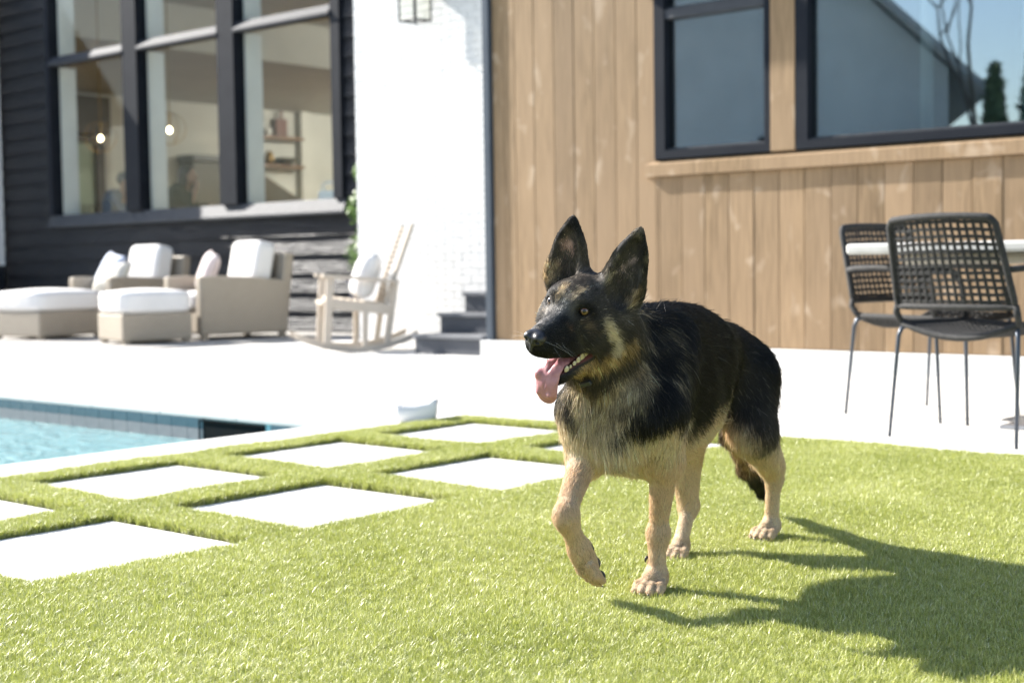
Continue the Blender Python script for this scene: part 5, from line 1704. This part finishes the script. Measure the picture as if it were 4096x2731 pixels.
m_tongue, nt, b_ = new_mat("tongue_pink")
cx, fx, tx = noise_mix(nt, (.50, .235, .245), (.41, .175, .19), 90.0)
nt.links.new(cx, b_.inputs["Base Color"]); b_.inputs["Roughness"].default_value = .38
b_.inputs["Subsurface Weight"].default_value = .25; b_.inputs["Subsurface Radius"].default_value = (.006, .003, .002)
b_.inputs["Subsurface Scale"].default_value = .5
nn = nt.nodes.new("ShaderNodeTexNoise"); nn.inputs["Scale"].default_value = 700
nt.links.new(tx.outputs["Object"], nn.inputs["Vector"])
bp = nt.nodes.new("ShaderNodeBump"); bp.inputs["Strength"].default_value = .35; bp.inputs["Distance"].default_value = .001
nt.links.new(nn.outputs["Fac"], bp.inputs["Height"]); nt.links.new(bp.outputs[0], b_.inputs["Normal"])
def tongue_shape():
    path = [(-.015, .004, -.080), (.020, .004, -.083), (.050, .004, -.088), (.073, .004, -.097), (.084, .004, -.115), (.086, .004, -.134), (.082, .005, -.150)]
    hw = [.015, .017, .0195, .0215, .0235, .0255, .0225]
    for i, (c, w) in enumerate(zip(path, hw)):
        a = np.array(path[max(i - 1, 0)]); b = np.array(path[min(i + 1, len(path) - 1)])
        t = (b - a) / np.linalg.norm(b - a)
        pit = math.atan2(-t[2], t[0])
        hel(c, (.020, w, .0062), k=.010, rot=rot_zyx(0, pit, 0))
    # raised side lobes and the groove between them
    for s_ in (1, -1):
        hrc((.074, s_ * .011 + .003, -.093), (.089, s_ * .013 + .004, -.148), .0055, .0050, k=.006)
    hrc((.058, .003, -.079), (.098, .003, -.107), .0022, .0024, k=.003, sub=True)
    hrc((.098, .003, -.107), (.096, .004, -.138), .0024, .0016, k=.003, sub=True)
    hel((.089, -.017, -.113), (.006, .006, .006), k=.012)
sdf_part("tongue", tongue_shape, .0014, m_tongue, dog)

m_tooth = simple("ivory_tooth", (.62, .55, .40), (.52, .44, .30), 200, .25)
def tooth_mesh(w, h):
    mb = MB(); vs = []; fs = []
    prof = [(1.0, 0), (1.05, .35), (.75, .75), (.2, 1.0)]
    for (r_, z_) in prof:
        for j in range(7):
            a = 2 * math.pi * j / 7
            vs.append((w * r_ * math.cos(a), w * .6 * r_ * math.sin(a), h * z_))
    for i in range(3):
        for j in range(7):
            fs.append((i * 7 + j, i * 7 + (j + 1) % 7, (i + 1) * 7 + (j + 1) % 7, (i + 1) * 7 + j))
    fs.append(tuple(21 + j for j in range(7)))
    return mb.add(vs, fs).mesh("tooth", m_tooth, True)
tm_ = tooth_mesh(.0040, .0078)
for s_ in (1, -1):
    for i in range(7):
        q = i / 6
        o = mk("tooth", tm_, dog)
        p0 = (.004 + .056 * q, s_ * (.0345 - .013 * q) + .006, -.0655 - .0330 * q)
        o.matrix_local = hmat(p0, rot_zyx(-s_ * .25, .42, s_ * -.25)) @ Matrix.Scale((1.25, 1.65, 1.75, 1.45, 1.15, .85, 1.5)[i], 4)

m_claw = simple("dark_claw", (.030, .027, .026), (.05, .045, .04), 60, .35)
def claw_mesh():
    return MB().tube([(-.004, 0, .001), (.002, 0, .002), (.007, 0, .0005), (.0105, 0, -.0035)], [.0030, .0032, .0024, .0006], 7).mesh("claw", m_claw, True)
cm_ = claw_mesh()
def put_claw(c, fwd, up, sc):
    f_ = Vector(fwd).normalized(); u_ = Vector(up); u_ = (u_ - f_ * u_.dot(f_)).normalized(); l_ = u_.cross(f_)
    M = Matrix(((f_.x, l_.x, u_.x, c[0]), (f_.y, l_.y, u_.y, c[1]), (f_.z, l_.z, u_.z, c[2]), (0, 0, 0, 1)))
    o = mk("claw", cm_, dog); o.matrix_local = M @ Matrix.Scale(sc, 4)
for (c, fwd, up, sc) in TOES:
    put_claw(np.array(c) + np.array(fwd) * .0070 * sc - np.array(up) * .0025, np.array(fwd) - np.array(up) * .45, up, .8)
put_claw((.632, -.029, .122), (-.05, .75, -.75), (.6, .5, .3), 1.15)      # dew claw, lifted leg
put_claw((.464, .017, .070), (.35, -.45, -.95), (.5, -.7, .3), 1.0)

# collar with its buckle, nearly lost in the ruff
m_collar = simple("dark_webbing", (.022, .024, .026), (.035, .036, .036), 200, .7)
ca_ = np.array([.575, -.022, .512]); ax_ = np.array([.62, -.05, .55]); ax_ /= np.linalg.norm(ax_)
e1 = np.cross(ax_, [0, 1, 0]); e1 /= np.linalg.norm(e1); e2 = np.cross(ax_, e1)
mb = MB(); ring = []
for j in range(40):
    a = 2 * math.pi * j / 40
    for (dr, dz) in ((0, -.011), (.003, -.011), (.003, .011), (0, .011)):
        ring.append(ca_ + (e1 * math.cos(a) * (.079 + dr) + e2 * math.sin(a) * (.078 + dr)) + ax_ * dz)
fs = []
for j in range(40):
    for k_ in range(4):
        fs.append((j * 4 + k_, ((j + 1) % 40) * 4 + k_, ((j + 1) % 40) * 4 + (k_ + 1) % 4, j * 4 + (k_ + 1) % 4))
collar = mb.add(ring, fs).build("collar", m_collar, dog)
bk = MB().box(-.005, .005, -.012, .012, -.005, .005, .002).build("buckle", simple("dark_metal_tag", (.03, .032, .03), rough=.35), collar)
bk.matrix_local = Matrix.Translation((.660, -.020, .449)) @ Matrix.Rotation(.25, 4, 'X') @ Matrix.Rotation(.5, 4, 'Y')

# whiskers
m_wh = simple("whisker", (.55, .52, .48), rough=.4)
gw = random.Random(8); wb = MB()
for s_ in (1, -1):
    for k in range(5):
        a = (.105 + .022 * (k % 3), s_ * (.027 - .003 * (k % 3)), -.030 - .008 * (k // 3))
        L0 = gw.uniform(.035, .060)
        d0 = np.array((gw.uniform(-.1, .55), s_ * 1.0, gw.uniform(-.5, .2)))
        d0 /= np.linalg.norm(d0)
        pts = [hd(*(np.array(a) + d0 * L0 * q + np.array((-.012, 0, -.010)) * q * q)) for q in (0, .35, .7, 1)]
        wb.tube([tuple(p_) for p_ in pts], [.00013, .00011, .00008, .00004], 4)
w_ = wb.build("whiskers", m_wh, dog); w_["kind"] = "stuff"
# dark pads under the lifted paw
m_pad = simple("dark_pad", (.032, .028, .027), (.045, .04, .038), 80, .7, bump=.4, bscale=500, bdist=.001)
pc = np.array((.626, -.036, .080))
for (du, dl, df, rr) in ((-.013, 0, .000, (.011, .016, .014)), (-.010, -.020, .024, (.006, .0075, .011)), (-.0095, -.007, .034, (.006, .0075, .012)), (-.0095, .008, .034, (.006, .0075, .012)), (-.010, .021, .024, (.006, .0075, .011))):
    c_ = pc + _u * (du - .0018) + _l * dl + _f * df
    M = Matrix(((_u[0], _l[0], _f[0]), (_u[1], _l[1], _f[1]), (_u[2], _l[2], _f[2])))
    MB().ellipsoid(tuple(c_), rr, 12, 8, M).build("paw_pad", m_pad, dog, True)
print("dog done", time.time() - T0)
# people and stools behind the glass (they use the dog's field code)
for (x, y, rz, lb, tm, hm, ch, lh, ln, sl) in (
    (-15.05, 11.12, .72, "dark-haired person in a dark green top resting chin on hand behind the window", m_green_top, m_hair_d, True, True, .06, "wooden stool under the dark-haired person"),
    (-16.70, 11.20, .62, "person in a grey-blue shirt sitting hunched behind the leftmost window", m_grey_shirt, m_hair_g, False, False, .16, "wooden stool under the person in grey-blue"),
):
    person((x - .10 * math.cos(rz), y - .10 * math.sin(rz), .56), rz, lb, tm, hm, ch, lh, ln)
    stool((x - .12 * math.cos(rz), y - .12 * math.sin(rz), .5), sl)
